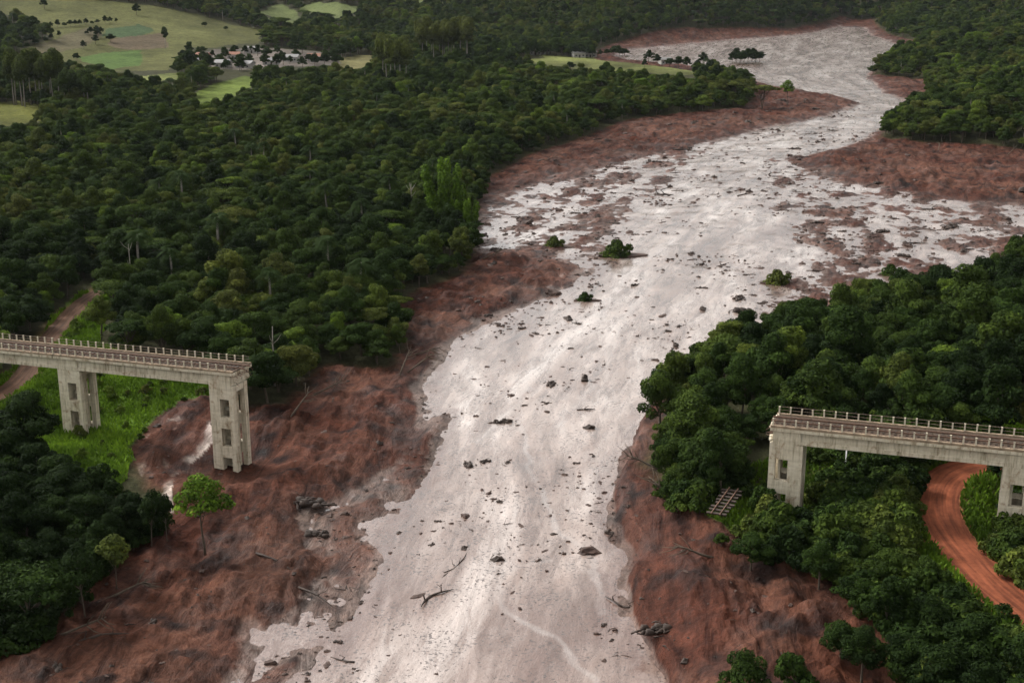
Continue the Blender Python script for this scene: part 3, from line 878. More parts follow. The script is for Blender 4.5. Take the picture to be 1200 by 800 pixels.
# ------------------------------------------------------------------ plants: source meshes
def crown_mesh(name, seed, lobes, leaves_per_area, leaf, updown=0.0, tintbase=0.5, droop=0.0, mat='leaf'):
    r = np.random.default_rng(seed)
    Vs, Ts = [], []
    for (cx, cy, cz, rx, ry, rz) in lobes:
        n = int(leaves_per_area * 4 * math.pi * ((rx * ry + rx * rz + ry * rz) / 3))
        d = r.normal(size=(n, 3)); d /= np.linalg.norm(d, axis=1)[:, None]
        d = d[d[:, 2] > -0.75]; n = len(d)
        rough = 1 + 0.22 * (r.random(n) - 0.7) + 0.16 * np.sin(d[:, 0] * 5 + seed) * np.cos(d[:, 1] * 6 + cx) 
        pos = np.c_[cx + d[:, 0] * rx * rough, cy + d[:, 1] * ry * rough, cz + d[:, 2] * rz * rough]
        nor = d * 0.9 + r.normal(size=(n, 3)) * 0.45 + np.array([0, 0, 0.35 + updown]); nor /= np.linalg.norm(nor, axis=1)[:, None]
        tv = r.normal(size=(n, 3)); tv[:, 2] -= droop; tv -= nor * (tv * nor).sum(1)[:, None]; tv /= np.linalg.norm(tv, axis=1)[:, None]
        bv = np.cross(nor, tv)
        L = leaf * r.uniform(0.7, 1.5, n)[:, None]; W = L * r.uniform(0.45, 0.75, n)[:, None]
        fold = nor * L * 0.18
        q = np.stack([pos - tv * L, pos + bv * W - fold, pos + tv * L, pos - bv * W - fold], 1)
        Vs.append(q.reshape(-1, 3))
        lt = tintbase + r.normal(0, 0.15)
        Ts.append(np.repeat(np.clip(lt + r.normal(0, 0.16, n), 0, 1), 4))
    V = np.vstack(Vs); T = np.concatenate(Ts)
    F = np.arange(len(V)).reshape(-1, 4)
    me = mesh_np(name, V, F)
    add_attr(me, 'tint', 'FLOAT', T)
    me.materials.append(M[mat])
    return me

def lobes_round(seed, h=8.0, w=3.2, n=9, flat=0.75, low=0.32):
    r = random.Random(seed); L = []
    L.append((0, 0, h * 0.66, w * 0.62, w * 0.62, h * 0.22))
    n = int(n * 1.7)
    for k in range(n):
        a = 2 * math.pi * (k * 0.618 + r.uniform(-0.1, 0.1))
        q = r.uniform(0.35, 0.92) ** 0.8 * w; z = h * (low + 0.10 + (0.86 - low - 0.10) * r.uniform(0, 1) * (1.25 - 0.55 * q / w))
        s = r.uniform(0.19, 0.36) * w
        L.append((math.cos(a) * q, math.sin(a) * q, z, s * r.uniform(0.85, 1.35), s * r.uniform(0.85, 1.35), s * flat * r.uniform(0.8, 1.1)))
    for k in range(max(3, n // 3)):
        a = r.uniform(0, 6.28); q = r.uniform(0.05, 0.4) * w; s = r.uniform(0.28, 0.42) * w
        L.append((math.cos(a) * q, math.sin(a) * q, h * r.uniform(0.80, 0.95), s, s, s * flat))
    return L

def trunk_mesh(name, seed, h, r0, lobes, nlimb=5, lean=0.06, forks=1, mat='bark', start=0.35):
    r = random.Random(seed); V, F = [], []
    for f in range(forks):
        dx, dy = (r.gauss(0, lean), r.gauss(0, lean)) if forks == 1 else (math.cos(f * 2.1 + seed) * lean * 2, math.sin(f * 2.1 + seed) * lean * 2)
        pts = [(dx * z * 1.0 + r.gauss(0, 0.05) * (z > 0), dy * z + r.gauss(0, 0.05) * (z > 0), z) for z in np.linspace(-0.8, h, 6)]
        tube(V, F, pts, [r0 * 1.35, r0 * 1.0, r0 * 0.85, r0 * 0.7, r0 * 0.5, r0 * 0.25], 6)
        for k in range(nlimb):
            l = r.choice(lobes); z0 = h * r.uniform(start, 0.75)
            p0 = Vector((dx * z0, dy * z0, z0)); p2 = Vector((l[0] * 0.9, l[1] * 0.9, max(l[2], z0 + 0.3)))
            mid = p0.lerp(p2, 0.5) + Vector((r.gauss(0, 0.2), r.gauss(0, 0.2), -0.15))
            tube(V, F, [p0, mid, p2], [r0 * 0.45, r0 * 0.3, r0 * 0.12], 4)
    me = mesh_np(name, V, F)
    me.materials.append(M[mat])
    return me

KINDS = {}
def kind(name, crown, trunk): KINDS[name] = (crown, trunk)
for k in range(5):
    lb = lobes_round(20 + k, h=(8.4, 9.2, 7.6, 8.8, 10.0)[k], w=(3.5, 3.2, 3.8, 4.2, 3.4)[k], n=(8, 10, 9, 11, 9)[k], flat=(0.72, 0.85, 0.6, 0.62, 0.9)[k])
    kind('broad%d' % k, crown_mesh('crown_broad', 30 + k, lb, 27, 0.185), trunk_mesh('trunk_broad', 40 + k, 6.8, 0.22, lb))
lb = [(x, y, z * 0.25 + 6.2, a * 1.2, b * 1.2, c * 0.5) for (x, y, z, a, b, c) in lobes_round(55, 6.5, 4.4, 10, 0.6)]
kind('umbrella', crown_mesh('crown_umbrella', 56, lb, 15, 0.24), trunk_mesh('trunk_umbrella', 57, 7.0, 0.2, lb, 7, 0.08, 2))
for k in range(3):
    lb = lobes_round(70 + k, h=(2.6, 3.4, 2.0)[k], w=(1.7, 1.9, 1.9)[k], n=6, flat=0.85, low=0.1)
    kind('shrub%d' % k, crown_mesh('crown_shrub', 80 + k, lb, 26, 0.19), trunk_mesh('trunk_shrub', 84 + k, 1.8, 0.07, lb, 3, 0.1, 2))
# lone acacia-like tree: shallow bright crown on a thin clean stem
lb = [(0.2, 0, 7.4, 1.9, 1.8, 1.0), (-1.5, 0.3, 6.5, 1.2, 1.2, 0.7), (1.7, -0.4, 6.1, 1.3, 1.2, 0.75), (0.3, 1.5, 6.7, 1.2, 1.1, 0.7), (0.6, -1.4, 6.2, 1.2, 1.1, 0.7), (-0.3, 0, 8.3, 1.2, 1.1, 0.7), (2.5, 0.2, 5.3, 0.9, 0.8, 0.5), (-2.2, -0.3, 5.6, 0.7, 0.7, 0.45), (1.1, 0.5, 5.3, 0.9, 0.9, 0.5), (-0.8, -1.2, 5.5, 0.8, 0.8, 0.5)]
kind('lone', crown_mesh('crown_lone', 91, lb, 22, 0.18, 0.2, 0.5, 0.0, 'brightleaf'), trunk_mesh('trunk_lone', 92, 7.2, 0.13, lb, 9, 0.03, 1, 'bark', 0.45))
kind('slim', crown_mesh('crown_slim', 93, lb, 18, 0.19, 0.2), trunk_mesh('trunk_slim', 94, 7.2, 0.11, lb, 7, 0.05, 1, 'bark', 0.45))
# tall plantation tree with bare pale stem
lb = [(0, 0, 20, 3.0, 3.0, 3.4), (1.6, 0.6, 16.5, 2.4, 2.2, 2.2), (-1.6, -0.4, 17.8, 2.4, 2.2, 2.4), (0.3, -0.9, 22.5, 2.1, 2.1, 2.2), (-0.6, 1.6, 14.5, 1.9, 1.9, 1.6), (0.9, -1.6, 13.6, 1.7, 1.7, 1.4)]
kind('tall', crown_mesh('crown_tall', 95, lb, 12, 0.36), trunk_mesh('trunk_tall', 96, 22, 0.26, lb, 5, 0.012, 1, 'palebark', 0.6))
# bamboo-like clump: many upright plumes
r_ = random.Random(5); lb = []
for k in range(13):
    a = r_.uniform(0, 6.28); q = r_.uniform(0, 2.6); hh = r_.uniform(9, 15)
    for j in range(4): lb.append((math.cos(a) * q * (1 + 0.25 * j), math.sin(a) * q * (1 + 0.25 * j), hh * (0.35 + 0.2 * j), 1.2 - 0.15 * j, 1.2 - 0.15 * j, 2.0))
kind('bamboo', crown_mesh('crown_bamboo', 98, lb, 11, 0.28, 0, 0.55, 0.0, 'brightleaf'), trunk_mesh('trunk_bamboo', 99, 9, 0.10, lb, 2, 0.06, 5))

def palm_meshes():
    V, F = [], []
    r = random.Random(3)
    for k in range(24):
        a = 2 * math.pi * k * 0.618 + r.uniform(-0.15, 0.15); el = r.uniform(-0.35, 1.15)
        L = r.uniform(2.0, 2.7)
        side = Vector((-math.sin(a), math.cos(a), 0))
        for j in range(1, 15):                 # leaflets in pairs along an arching rib
            t = j / 14
            def rib(u): return Vector((math.cos(a) * L * u * math.cos(el), math.sin(a) * L * u * math.cos(el), 6.2 + L * (math.sin(el) * u - 0.7 * u * u)))
            c = rib(t); fwd = (rib(min(1.05, t + 0.05)) - c).normalized(); ll = 0.62 * math.sin(math.pi * (0.12 + 0.8 * t)) + 0.1
            for sg_ in (-1, 1):
                tip = c + side * sg_ * ll * 0.8 + fwd * ll * 0.5 - Vector((0, 0, ll * r.uniform(0.25, 0.7)))
                i = len(V); V.extend([tuple(c - fwd * 0.05), tuple(c + fwd * 0.06), tuple(tip + fwd * 0.03), tuple(tip - fwd * 0.03)]); F.append((i, i + 1, i + 2, i + 3))
    me = mesh_np('crown_palm', V, F); add_attr(me, 'tint', 'FLOAT', np.full(len(V), 0.50)); me.materials.append(M['leaf'])
    V, F = [], []
    tube(V, F, [(0, 0, -0.6), (0.1, 0.05, 2), (0.05, 0.1, 4.2), (0, 0, 6.3)], [0.2, 0.17, 0.15, 0.13], 6)
    t_ = mesh_np('trunk_palm', V, F); t_.materials.append(M['palebark'])
    return me, t_
kind('palm', *palm_meshes())

def place(kind_, name, loc, rz, sc, tone, label, cat, group=None, parts=True, crown_name='crown', trunk_name='trunk', scz=None, lean=0.0):
    root = empty(name, loc, rz, sc)
    if scz: root.scale = (sc * random.uniform(0.84, 1.2), sc * random.uniform(0.84, 1.2), sc * scz)
    if lean: root.rotation_euler = (lean, 0, rz)
    cme, tme = KINDS[kind_]
    c = link(crown_name, cme, None, root); c['tone'] = float(tone)
    if parts: link(trunk_name, tme, None, root)
    tag(root, label, cat, group)
    return root

# ------------------------------------------------------------------ where trees stand
def hides_tree(P, Z):
    k = np.zeros(len(P), bool)
    Q = [(1168, 539), (1118, 545), (1080, 568), (1078, 602), (1098, 645), (1140, 685), (1205, 735), (1205, 690), (1165, 650), (1140, 610), (1132, 585), (1142, 568), (1168, 560)]
    for h_ in (2.5, 5.0, 7.5):
        for off in (-2.2, 2.2):
            ux, uy = project(P[:, 0] + off, P[:, 1], Z + h_); k |= inside(Q, ux, uy)
            for Q2 in ([(884, 498), (948, 498), (942, 596), (884, 596)], [(1158, 525), (1230, 525), (1230, 615), (1158, 615)]): k |= inside(Q2, ux, uy) & (P[:, 1] < 160)
    return k
def candidates():
    out = []
    r = np.random.default_rng(11)
    bands = [(95, 420, 4.1), (420, 900, 5.0), (900, 1750, 7.6)]
    for d0, d1, sp in bands:
        xs = np.arange(-d1 * 0.5, d1 * 0.5, sp); ys = np.arange(d0 * 0.85, d1, sp)
        X, Y = np.meshgrid(xs, ys); X = X.ravel(); Y = Y.ravel()
        X = X + r.uniform(-0.46, 0.46, len(X)) * sp; Y = Y + r.uniform(-0.46, 0.46, len(Y)) * sp
        D = np.hypot(X, Y)
        m = (D >= d0) & (D < d1) & (np.abs(X) < Y * 0.46 + 12)
        out.append(np.c_[X[m], Y[m], np.full(m.sum(), sp)])
    return np.vstack(out)
T = candidates()
tA, tB = terrain_parts(T[:, 0], T[:, 1])
m = tB > 0.8
T, tA, tB = T[m], tA[m], tB[m]
tZ = sheet_z(T[:, 0], T[:, 1])
tpx, tpy = project(T[:, 0], T[:, 1], tZ)
D = np.hypot(T[:, 0], T[:, 1])
m = ~open_land(tpx, tpy)
m &= ~inside(FARBANK, tpx, tpy)
GRASS_SEEN = [(72, 530), (62, 490), (75, 400), (95, 362), (112, 372), (112, 415), (232, 436), (236, 470), (205, 486), (150, 540), (120, 555)]
for hh in (3.5, 7.0):                          # nothing tall stands just in front of the open patches
    ux, uy = project(T[:, 0], T[:, 1], tZ + hh)
    for P_ in (GRASS_SEEN, MEADOW_FAR, PATCH1, PATCH2, PATCH3, PATCH4, TOWN, FIELDHILL, BACKM1, BACKM2): m &= ~inside(P_, ux, uy)
m &= ~(inside(SHRUB_R, tpx, tpy) & (D < 260))
for line, hw in ((ROADL, 2.6), (ROADR, 3.6)):
    dL, _, _ = pdist(line, T[:, 0], T[:, 1]); m &= dL > hw + 1.3
# keep clear of the viaduct
rel = np.c_[T[:, 0] - BX, T[:, 1] - BY]
sB = rel @ BE; nB = rel @ BN
m &= ~((nB > -3.6) & (nB < DECK_W + 3.2) & ((sB < 30) | (sB > 95)))
near_road = hides_tree(T, tZ)
m &= ~near_road
T, tZ, tpx, tpy, D, tB, sB, nB = T[m], tZ[m], tpx[m], tpy[m], D[m], tB[m], sB[m], nB[m]
n = len(T)
r = np.random.default_rng(12)
tS = np.clip(np.exp(r.normal(-0.10, 0.20, n)), 0.55, 1.4) * np.where(D < 420, 0.76, np.where(D < 900, 0.86, 1.08))
tS *= np.where(tB < 6, 0.88, 1.0) * np.where((T[:, 0] > 0) & (D < 260), np.where(nB < 0, 0.70, 1.08), 1.0)
tR = r.uniform(0, 2 * math.pi, n)
tK = np.where(r.random(n) < 0.07, 5, r.integers(0, 5, n))
tK = np.where((r.random(n) < 0.015) & (D > 230), 6, tK)
tT = np.clip(np.interp(D, [110, 220, 420, 900], [0.30, 0.34, 0.50, 0.50]) + 0.45 * fbm(T[:, 0], T[:, 1], 45, 3, 400) + r.normal(0, 0.20, n), 0, 1)  # leaf colour by distance carries sunlit middle crowns and darkened near corners
tT = np.where(r.random(n) < 0.05, r.uniform(0.85, 1.0, n), tT)
tT = np.where(tK == 6, 0.3, tT); tS = np.where(tK == 6, 1.35, tS)
lowleft = (T[:, 0] < -20) & (D < 190) & (nB < 0)
tT = np.where(lowleft, tT * 0.35, tT); tS = np.where(lowleft, tS * 0.88, tS)  # leaf colour darkened here to carry the vignette of this corner
tT = np.where(D > 1000, tT * 0.95, tT)
inview = (tpx > -40) & (tpx < 1240) & (tpy > -20) & (tpy < 900)
score = np.where(inview & (tK < 6), tS / D, 0)
# trees that stand right behind the first ranks are hidden only when low; the nearest 300 are individuals
order = np.argsort(-score)
single = np.zeros(n, bool); single[order[:300]] = True

def tone_word(t): return 'blackish green' if t < 0.17 else 'dark green' if t < 0.38 else 'mid green' if t < 0.6 else 'olive green' if t < 0.88 else 'bright yellowish green'
def tree_area(i):
    x, y = T[i, 0], T[i, 1]
    if x < -5:
        if nB[i] < 0 and y < 205: return 'in the thicket below the grassy slope', 'trees of the dark thicket below the grassy slope'
        if tB[i] < 9: return 'on the forest edge above the brown mud bank', 'forest edge trees beyond the tall pier'
        return 'in the dense forest beyond the tall pier', 'forest trees beyond the tall pier'
    if nB[i] < 0:
        if pdist(ROADR, np.array([x]), np.array([y]))[0][0] < 9: return 'at the side of the red dirt road', 'trees beside the red dirt road'
        return 'between the reddish mud scarp and red road', 'trees between mud scarp and red road'
    if tB[i] < 7: return 'at the mud edge behind the road viaduct', 'mud edge trees behind the viaduct over the road'
    return 'in the wood behind the road viaduct', 'wood behind the viaduct over the road'
SH = ['round-crowned', 'tall-crowned', 'low spreading', 'broad lumpy-crowned', 'high domed', 'flat umbrella-crowned', 'palm-crowned']
FK = ['broad%d' % k for k in range(5)] + ['umbrella', 'palm']
for i in np.where(single)[0]:
    where, grp = tree_area(i)
    small = 'small ' if tS[i] < 0.72 else ''
    place(FK[tK[i]], 'forest_tree', (T[i, 0], T[i, 1], tZ[i] - 0.1), tR[i], tS[i], tT[i],
          '%s%s %s tree %s' % (small, tone_word(tT[i]), SH[tK[i]], where), 'tree', grp, scz=float(r.uniform(0.85, 1.15)), lean=float(r.normal(0, 0.10 if tB[i] < 6 else 0.03)))

def forest_nodes(name, names, tones_attr=True):
    ng = bpy.data.node_groups.new(name, 'GeometryNodeTree')
    ng.interface.new_socket('Geometry', in_out='INPUT', socket_type='NodeSocketGeometry')
    ng.interface.new_socket('Geometry', in_out='OUTPUT', socket_type='NodeSocketGeometry')
    gi = ng.nodes.new('NodeGroupInput'); go = ng.nodes.new('NodeGroupOutput')
    join = ng.nodes.new('GeometryNodeJoinGeometry')
    for objs in names:
        jj = ng.nodes.new('GeometryNodeJoinGeometry')
        for o in objs:
            oi = ng.nodes.new('GeometryNodeObjectInfo'); oi.transform_space = 'ORIGINAL'
            oi.inputs['Object'].default_value = o
            ng.links.new(oi.outputs['Geometry'], jj.inputs[0])
        g2i = ng.nodes.new('GeometryNodeGeometryToInstance')
        ng.links.new(jj.outputs[0], g2i.inputs[0]); ng.links.new(g2i.outputs[0], join.inputs[0])
    iop = ng.nodes.new('GeometryNodeInstanceOnPoints')
    iop.inputs['Pick Instance'].default_value = True
    def attr(nm, dt):
        a = ng.nodes.new('GeometryNodeInputNamedAttribute'); a.data_type = dt; a.inputs['Name'].default_value = nm
        return a.outputs[0]
    ng.links.new(gi.outputs[0], iop.inputs['Points'])
    ng.links.new(join.outputs[0], iop.inputs['Instance'])
    ng.links.new(attr('pick', 'INT'), iop.inputs['Instance Index'])
    ng.links.new(attr('size', 'FLOAT_VECTOR'), iop.inputs['Scale'])
    e2r = ng.nodes.new('FunctionNodeEulerToRotation')
    ng.links.new(attr('turn', 'FLOAT_VECTOR'), e2r.inputs[0])
    ng.links.new(e2r.outputs[0], iop.inputs['Rotation'])
    ng.links.new(iop.outputs[0], go.inputs[0])
    return ng

def child_of_kind(k):                          # any standing tree of that kind lends its crown and trunk
    c, t_ = KINDS[k]
    oc = next(o for o in col.objects if o.data is c); ot = next((o for o in col.objects if o.data is t_), None)
    return [x for x in (oc, ot) if x is not None]

def mass(name, P, S, Rz, K, Tn, ng, label, cat):
    me = bpy.data.meshes.new(name)
    me.vertices.add(len(P)); me.vertices.foreach_set('co', np.asarray(P, np.float32).ravel())
    add_attr(me, 'pick', 'INT', K)
    zs = np.random.default_rng(len(P)).uniform(0.85, 1.15, len(P))
    q_ = np.random.default_rng(len(P) + 1)
    add_attr(me, 'size', 'FLOAT_VECTOR', np.c_[S * q_.uniform(0.82, 1.22, len(P)), S * q_.uniform(0.82, 1.22, len(P)), S * zs])
    add_attr(me, 'turn', 'FLOAT_VECTOR', np.c_[q_.normal(0, 0.07, len(P)), q_.normal(0, 0.07, len(P)), Rz])
    add_attr(me, 'tone', 'FLOAT', Tn)
    o = link(name, me)
    md = o.modifiers.new('plants', 'NODES'); md.node_group = ng
    tag(o, label, cat, None, 'stuff')
    return o
palm_first = place('palm', 'palm_tree', (*ground_hit(386, 335)[:2], ground_hit(386, 335)[2] - 0.1), 1.0, 1.55, 0.28, 'feathery palm rising in the forest beyond the tall pier', 'palm', 'palms in the forest beyond the tall pier')
assert all(any(o.data is KINDS[k][0] for o in col.objects) for k in FK)
ngF = forest_nodes('forest plants', [child_of_kind(k) for k in reversed(FK)])
P3 = np.c_[T[:, 0], T[:, 1], tZ - 0.1]
rest = ~single
left_m = rest & (T[:, 0] < T[:, 1] * 0.16) & (D < 1000)
right_m = rest & ~(T[:, 0] < T[:, 1] * 0.16) & (D < 1000)
far_m = rest & (D >= 1000)
mass('forest', P3[left_m], tS[left_m], tR[left_m], tK[left_m], tT[left_m], ngF, 'dense green forest filling the valley side beyond the tall pier', 'forest')
mass('forest', P3[right_m], tS[right_m], tR[right_m], tK[right_m], tT[right_m], ngF, 'dark forest on the slope above the brown mud bend', 'forest')
mass('forest', P3[far_m], tS[far_m], tR[far_m], tK[far_m], tT[far_m], ngF, 'distant dark forest covering the hills that close the valley', 'forest')
print('trees', n, 'far', far_m.sum(), 'left', left_m.sum(), 'right', right_m.sum())

# ------------------------------------------------------------------ single plants with a place of their own
def at(px, py):
    X, Y, _ = ground_hit(px, py)
    return X, Y, gz(X, Y)
def put(kind_, name, px, py, sc, tone, label, cat='tree', group=None, rz=None, scz=None, sink=0.1, parts=True, lean=0.0):
    x, y, z = at(px, py)
    z = max(z, float(valley(y)) - 0.1)
    return place(kind_, name, (x, y, z - sink * 1.0), random.uniform(0, 6.28) if rz is None else rz, sc, tone, label, cat, group, parts, scz=scz, lean=lean)

put('lone', 'lone_tree', 240, 648, 1.08, 0.55, 'bright green thin-stemmed tree standing alone on brown mud below the tall pier', rz=0.3)
put('slim', 'small_tree', 137, 690, 0.72, 0.85, 'small thin-stemmed tree standing in mud beside the dark thicket', rz=2.0)
put('umbrella', 'leaning_tree', 40, 742, 0.86, 0.2, 'spreading tree with bare leaning stems at the dark thicket edge', rz=1.0, lean=0.12)
for k, (x, y, s_, lb_) in enumerate([(178, 640, 0.62, 'thin dark tree with narrow crown at the thicket tip, above the pale wash'), (196, 634, 0.52, 'thinnest leafless-looking sapling beside the pale wash at the thicket tip'), (100, 722, 0.7, 'slender tree leaning out from the dark thicket over brown mud')]):
    put('slim', 'slender_tree', x, y, s_, 0.12, lb_, scz=1.25, lean=0.06 * (k - 1))
put('umbrella', 'mudflat_tree', 893, 128, 1.45, 0.78, 'olive tree on the far brown mud spit, the denser of the pair', group='pair of trees on the mud spit', rz=0.4)
put('lone', 'mudflat_tree', 922, 124, 1.45, 0.4, 'thin pale tree on the far mud spit, the sparser of the pair', group='pair of trees on the mud spit')
for k in range(8):
    put('broad%d' % (k % 5), 'island_tree', 858 + 4.6 * k, 75.5 - 2.0 * (k % 2), 0.95 + 0.12 * (k % 3), 0.1, 'dark tree of the clump on the small far mud island', 'tree', 'trees on the small mud island')
put('broad0', 'round_tree', 872, 828, 0.62, 0.34, 'round dense tree alone on the reddish mud slope', rz=0.2)
put('shrub1', 'round_bush', 928, 806, 0.95, 0.3, 'low dark bush beside the round tree on the reddish mud slope', 'bush')
put('bamboo', 'bamboo_clump', 522, 272, 1.2, 0.25, 'tall bright green bamboo-like clump above the river bend', 'tree')
put('bamboo', 'bamboo_clump', 546, 284, 0.72, 0.2, 'shorter bright green clump beside the tall bamboo-like clump', 'tree')
for k, (x, y, s_) in enumerate([(258, 305, 1.6), (425, 360, 1.45), (452, 352, 1.35), (165, 330, 1.6), (318, 372, 1.4), (215, 250, 1.7)]):
    grp = 'palms in the forest beyond the tall pier' if k < 6 else 'palms in the wood behind the road viaduct'
    put('palm', 'palm_tree', x, y, s_, 0.28, 'feathery palm rising in the forest beyond the tall pier' if k < 6 else 'feathery palm in the wood behind the road viaduct', 'palm', grp)

def snag(px, py, h, label, lean=0.0, rz=None, mat='palebark', branches=7, grp='pale dead trees above the canopy'):
    x, y, z = at(px, py)
    root = empty('dead_tree', (x, y, z - 0.2)); root.rotation_euler = (lean, 0, random.uniform(0, 6) if rz is None else rz)
    V, F = [], []
    tube(V, F, [(0, 0, -0.5), (0.1, 0, h * 0.35), (0.0, 0.15, h * 0.7), (0.1, 0.1, h)], [0.17, 0.14, 0.10, 0.05], 6)
    o = link('trunk', mesh_np('snag_trunk', V, F), M[mat], root)
    V, F = [], []
    for k in range(branches):
        a = random.uniform(0, 6.28); z0 = h * random.uniform(0.55, 0.95)
        tube(V, F, [(0.05, 0.1, z0), (math.cos(a) * 0.8, math.sin(a) * 0.8, z0 + 0.7), (math.cos(a) * 1.4, math.sin(a) * 1.4, z0 + 1.6)], [0.07, 0.05, 0.02], 4)
    tag(link('branches', mesh_np('snag_branches', V, F), M[mat], root), kind='stuff')
    tag(root, label, 'tree', grp)
snag(155, 352, 11.5, branches=3, label='pale bare dead trunk rising above the dense forest, far from the viaduct')
snag(322, 452, 10.0, branches=2, label='pale bare dead trunk near the tall pier, poking through canopy')
snag(482, 262, 11.0, 'grey leafless tree beside the bright bamboo-like clump')

for k, (x, y, h_, ln, rz_) in enumerate([(476, 436, 6, 1.15, 2.2), (484, 415, 5, 1.3, 1.6), (468, 440, 5, 0.7, 2.6), (366, 462, 6, 1.25, 2.0), (340, 488, 5, 0.9, 2.4), (560, 305, 7, 1.2, 1.8), (630, 190, 8, 1.25, 1.4), (715, 158, 8, 1.3, 1.9), (775, 548, 5, 1.25, -1.8), (795, 590, 5, 1.0, -2.2), (838, 652, 5, 1.2, -1.4), (1100, 176, 8, 1.3, 2.8), (1180, 182, 8, 1.25, 2.4), (60, 746, 6, 1.2, 1.6), (120, 702, 5, 1.3, 2.0)]):
    snag(x, y, h_, 'bare broken tree toppled over the mud at the forest edge', ln, rz_, 'bark', 8, 'toppled bare trees at the mud edge')

# plantation groves with bare pale stems
def grove(px, py, wpx, n_, sc, tone, label, group):
    for k in range(n_):
        x = px + wpx * ((k + 0.5) / n_ - 0.5) + random.uniform(-2, 2)
        put('tall', 'plantation_tree', x, py + random.uniform(-2.0, 1.5), sc * random.uniform(0.85, 1.08), tone, label, 'tree', group)
grove(520, 77, 62, 16, 1.25, 0.82, 'tall olive tree with pale stem in the grove before the far hills', 'grove before the far hills')
grove(462, 104, 30, 7, 1.1, 0.84, 'tall olive tree in the clump beside the pale meadow', 'clump beside the pale meadow')
grove(42, 124, 60, 11, 1.0, 0.66, 'tall tree with pale stem above the yellow meadow patch', 'grove above the yellow meadow')
grove(92, 132, 34, 6, 0.72, 0.45, 'tall slim tree with pale stem beside the white cottage', 'slim trees beside the white cottage')

# trees and hedges dotted over the pasture hill
hedge = [(60 + 7 * k, 33 - k * 0.55) for k in range(12)] + [(100 + 6 * k, 41 - 0.2 * k) for k in range(4)] + [(25 + 9 * k, 60 - 3.2 * k) for k in range(6)]
for k, (x, y) in enumerate(hedge):
    put('broad%d' % (k % 5), 'hedge_tree', x + random.uniform(-2, 2), y, random.uniform(0.4, 0.7), 0.15, 'small dark tree in a hedge line on the pasture hill', 'tree', 'hedge trees on the pasture hill')
for (x, y, s_) in [(52, 11, 0.9), (160, 18, 1.0), (115, 45, 0.8), (112, 52, 0.7), (240, 32, 0.6), (130, 50, 0.7), (265, 36, 0.5), (98, 58, 0.6), (90, 72, 0.6), (55, 70, 0.7)]:
    put('broad%d' % random.randrange(5), 'pasture_tree', x, y, s_, 0.12, 'dark tree standing alone in open pasture on the far hill', 'tree', 'lone trees in the pasture')
put('tall', 'pasture_palm_tree', 194, 57, 0.62, 0.4, 'tallest slender tree on the pasture, beside the pinkish field')

# ------------------------------------------------------------------ shrubs on the bank with the red road, on the grass slope and along the scarp
def scatter_px(poly, n_, seed, mind):
    r2 = np.random.default_rng(seed)
    P = np.array(poly, float); pts = []
    cand_x = r2.uniform(P[:, 0].min(), P[:, 0].max(), n_ * 12); cand_y = r2.uniform(P[:, 1].min(), P[:, 1].max(), n_ * 12)
    ok = inside(poly, cand_x, cand_y)
    for x, y in zip(cand_x[ok], cand_y[ok]):
        q = ground_hit(x, y)
        if all((q[0] - w[0]) ** 2 + (q[1] - w[1]) ** 2 > mind ** 2 for w in pts): pts.append(q[:2])
        if len(pts) >= n_: break
    return np.array(pts)
ROAD_SEEN = [(1168, 539), (1118, 545), (1080, 568), (1078, 602), (1098, 645), (1140, 685), (1205, 735), (1205, 690), (1165, 650), (1140, 610), (1132, 585), (1142, 568), (1168, 560)]
PANEL_SEEN = [(828, 612), (828, 585), (866, 562), (888, 575), (850, 618)]
POST_SEEN = [(980, 520), (1000, 520), (1000, 552), (980, 552)]
PIER_SEEN = [(888, 500), (948, 500), (942, 592), (884, 592)]
PIER2_SEEN = [(1160, 530), (1210, 530), (1210, 612), (1158, 612)]
def hides(P, Z, hs):                           # would a plant of height hs stand in the way of these?
    k = np.zeros(len(P), bool)
    for f_ in (0.5, 1.0):
        for off in (-1.5, 0.0, 1.5):
            ux, uy = project(P[:, 0] + off, P[:, 1], Z + hs * f_)
            for Q in (ROAD_SEEN, PANEL_SEEN, POST_SEEN, PIER_SEEN, PIER2_SEEN): k |= inside(Q, ux, uy)
    return k
def clear_of(P, pier_gap=True, road_gap=0.9):
    k = np.ones(len(P), bool)
    for line, hw in ((ROADL, 1.7), (ROADR, 2.3)): k &= pdist(line, P[:, 0], P[:, 1])[0] > hw + road_gap
    q = np.c_[P[:, 0] - BX, P[:, 1] - BY]; s_ = q @ BE; n_ = q @ BN
    for sp in (-25, 0, 25, 100, 125, 150): k &= ~((np.abs(s_ - sp) < 2.4) & (n_ > -0.6) & (n_ < DECK_W + 0.6))
    k &= sdist(MUD, P[:, 0], P[:, 1]) > -1.0
    return P[k]
SCRUB = [(775, 600), (785, 570), (850, 550), (900, 540), (945, 520), (1000, 505), (1100, 515), (1200, 530), (1250, 560), (1250, 850), (1060, 850), (1015, 770), (955, 728), (895, 696), (840, 664), (795, 632)]
Pm = clear_of(scatter_px(SCRUB, 900, 5, 1.05))
Zm = ground_z(Pm[:, 0], Pm[:, 1]); qx, qy = project(Pm[:, 0], Pm[:, 1], Zm)
Zm = level_roads(Pm[:, 0], Pm[:, 1], Zm)
r = np.random.default_rng(77)
tn = np.clip(0.42 + 0.45 * fbm(Pm[:, 0], Pm[:, 1], 12, 3, 500) + r.normal(0, 0.16, len(Pm)), 0, 1)
sz = r.uniform(0.6, 1.35, len(Pm)); kk = r.integers(0, 3, len(Pm))
keep_ = ~hides(Pm, Zm, sz * 2.7) | (r.random(len(Pm)) < 0.03)
Pm, Zm, tn, sz, kk, qx, qy = Pm[keep_], Zm[keep_], tn[keep_], sz[keep_], kk[keep_], qx[keep_], qy[keep_]
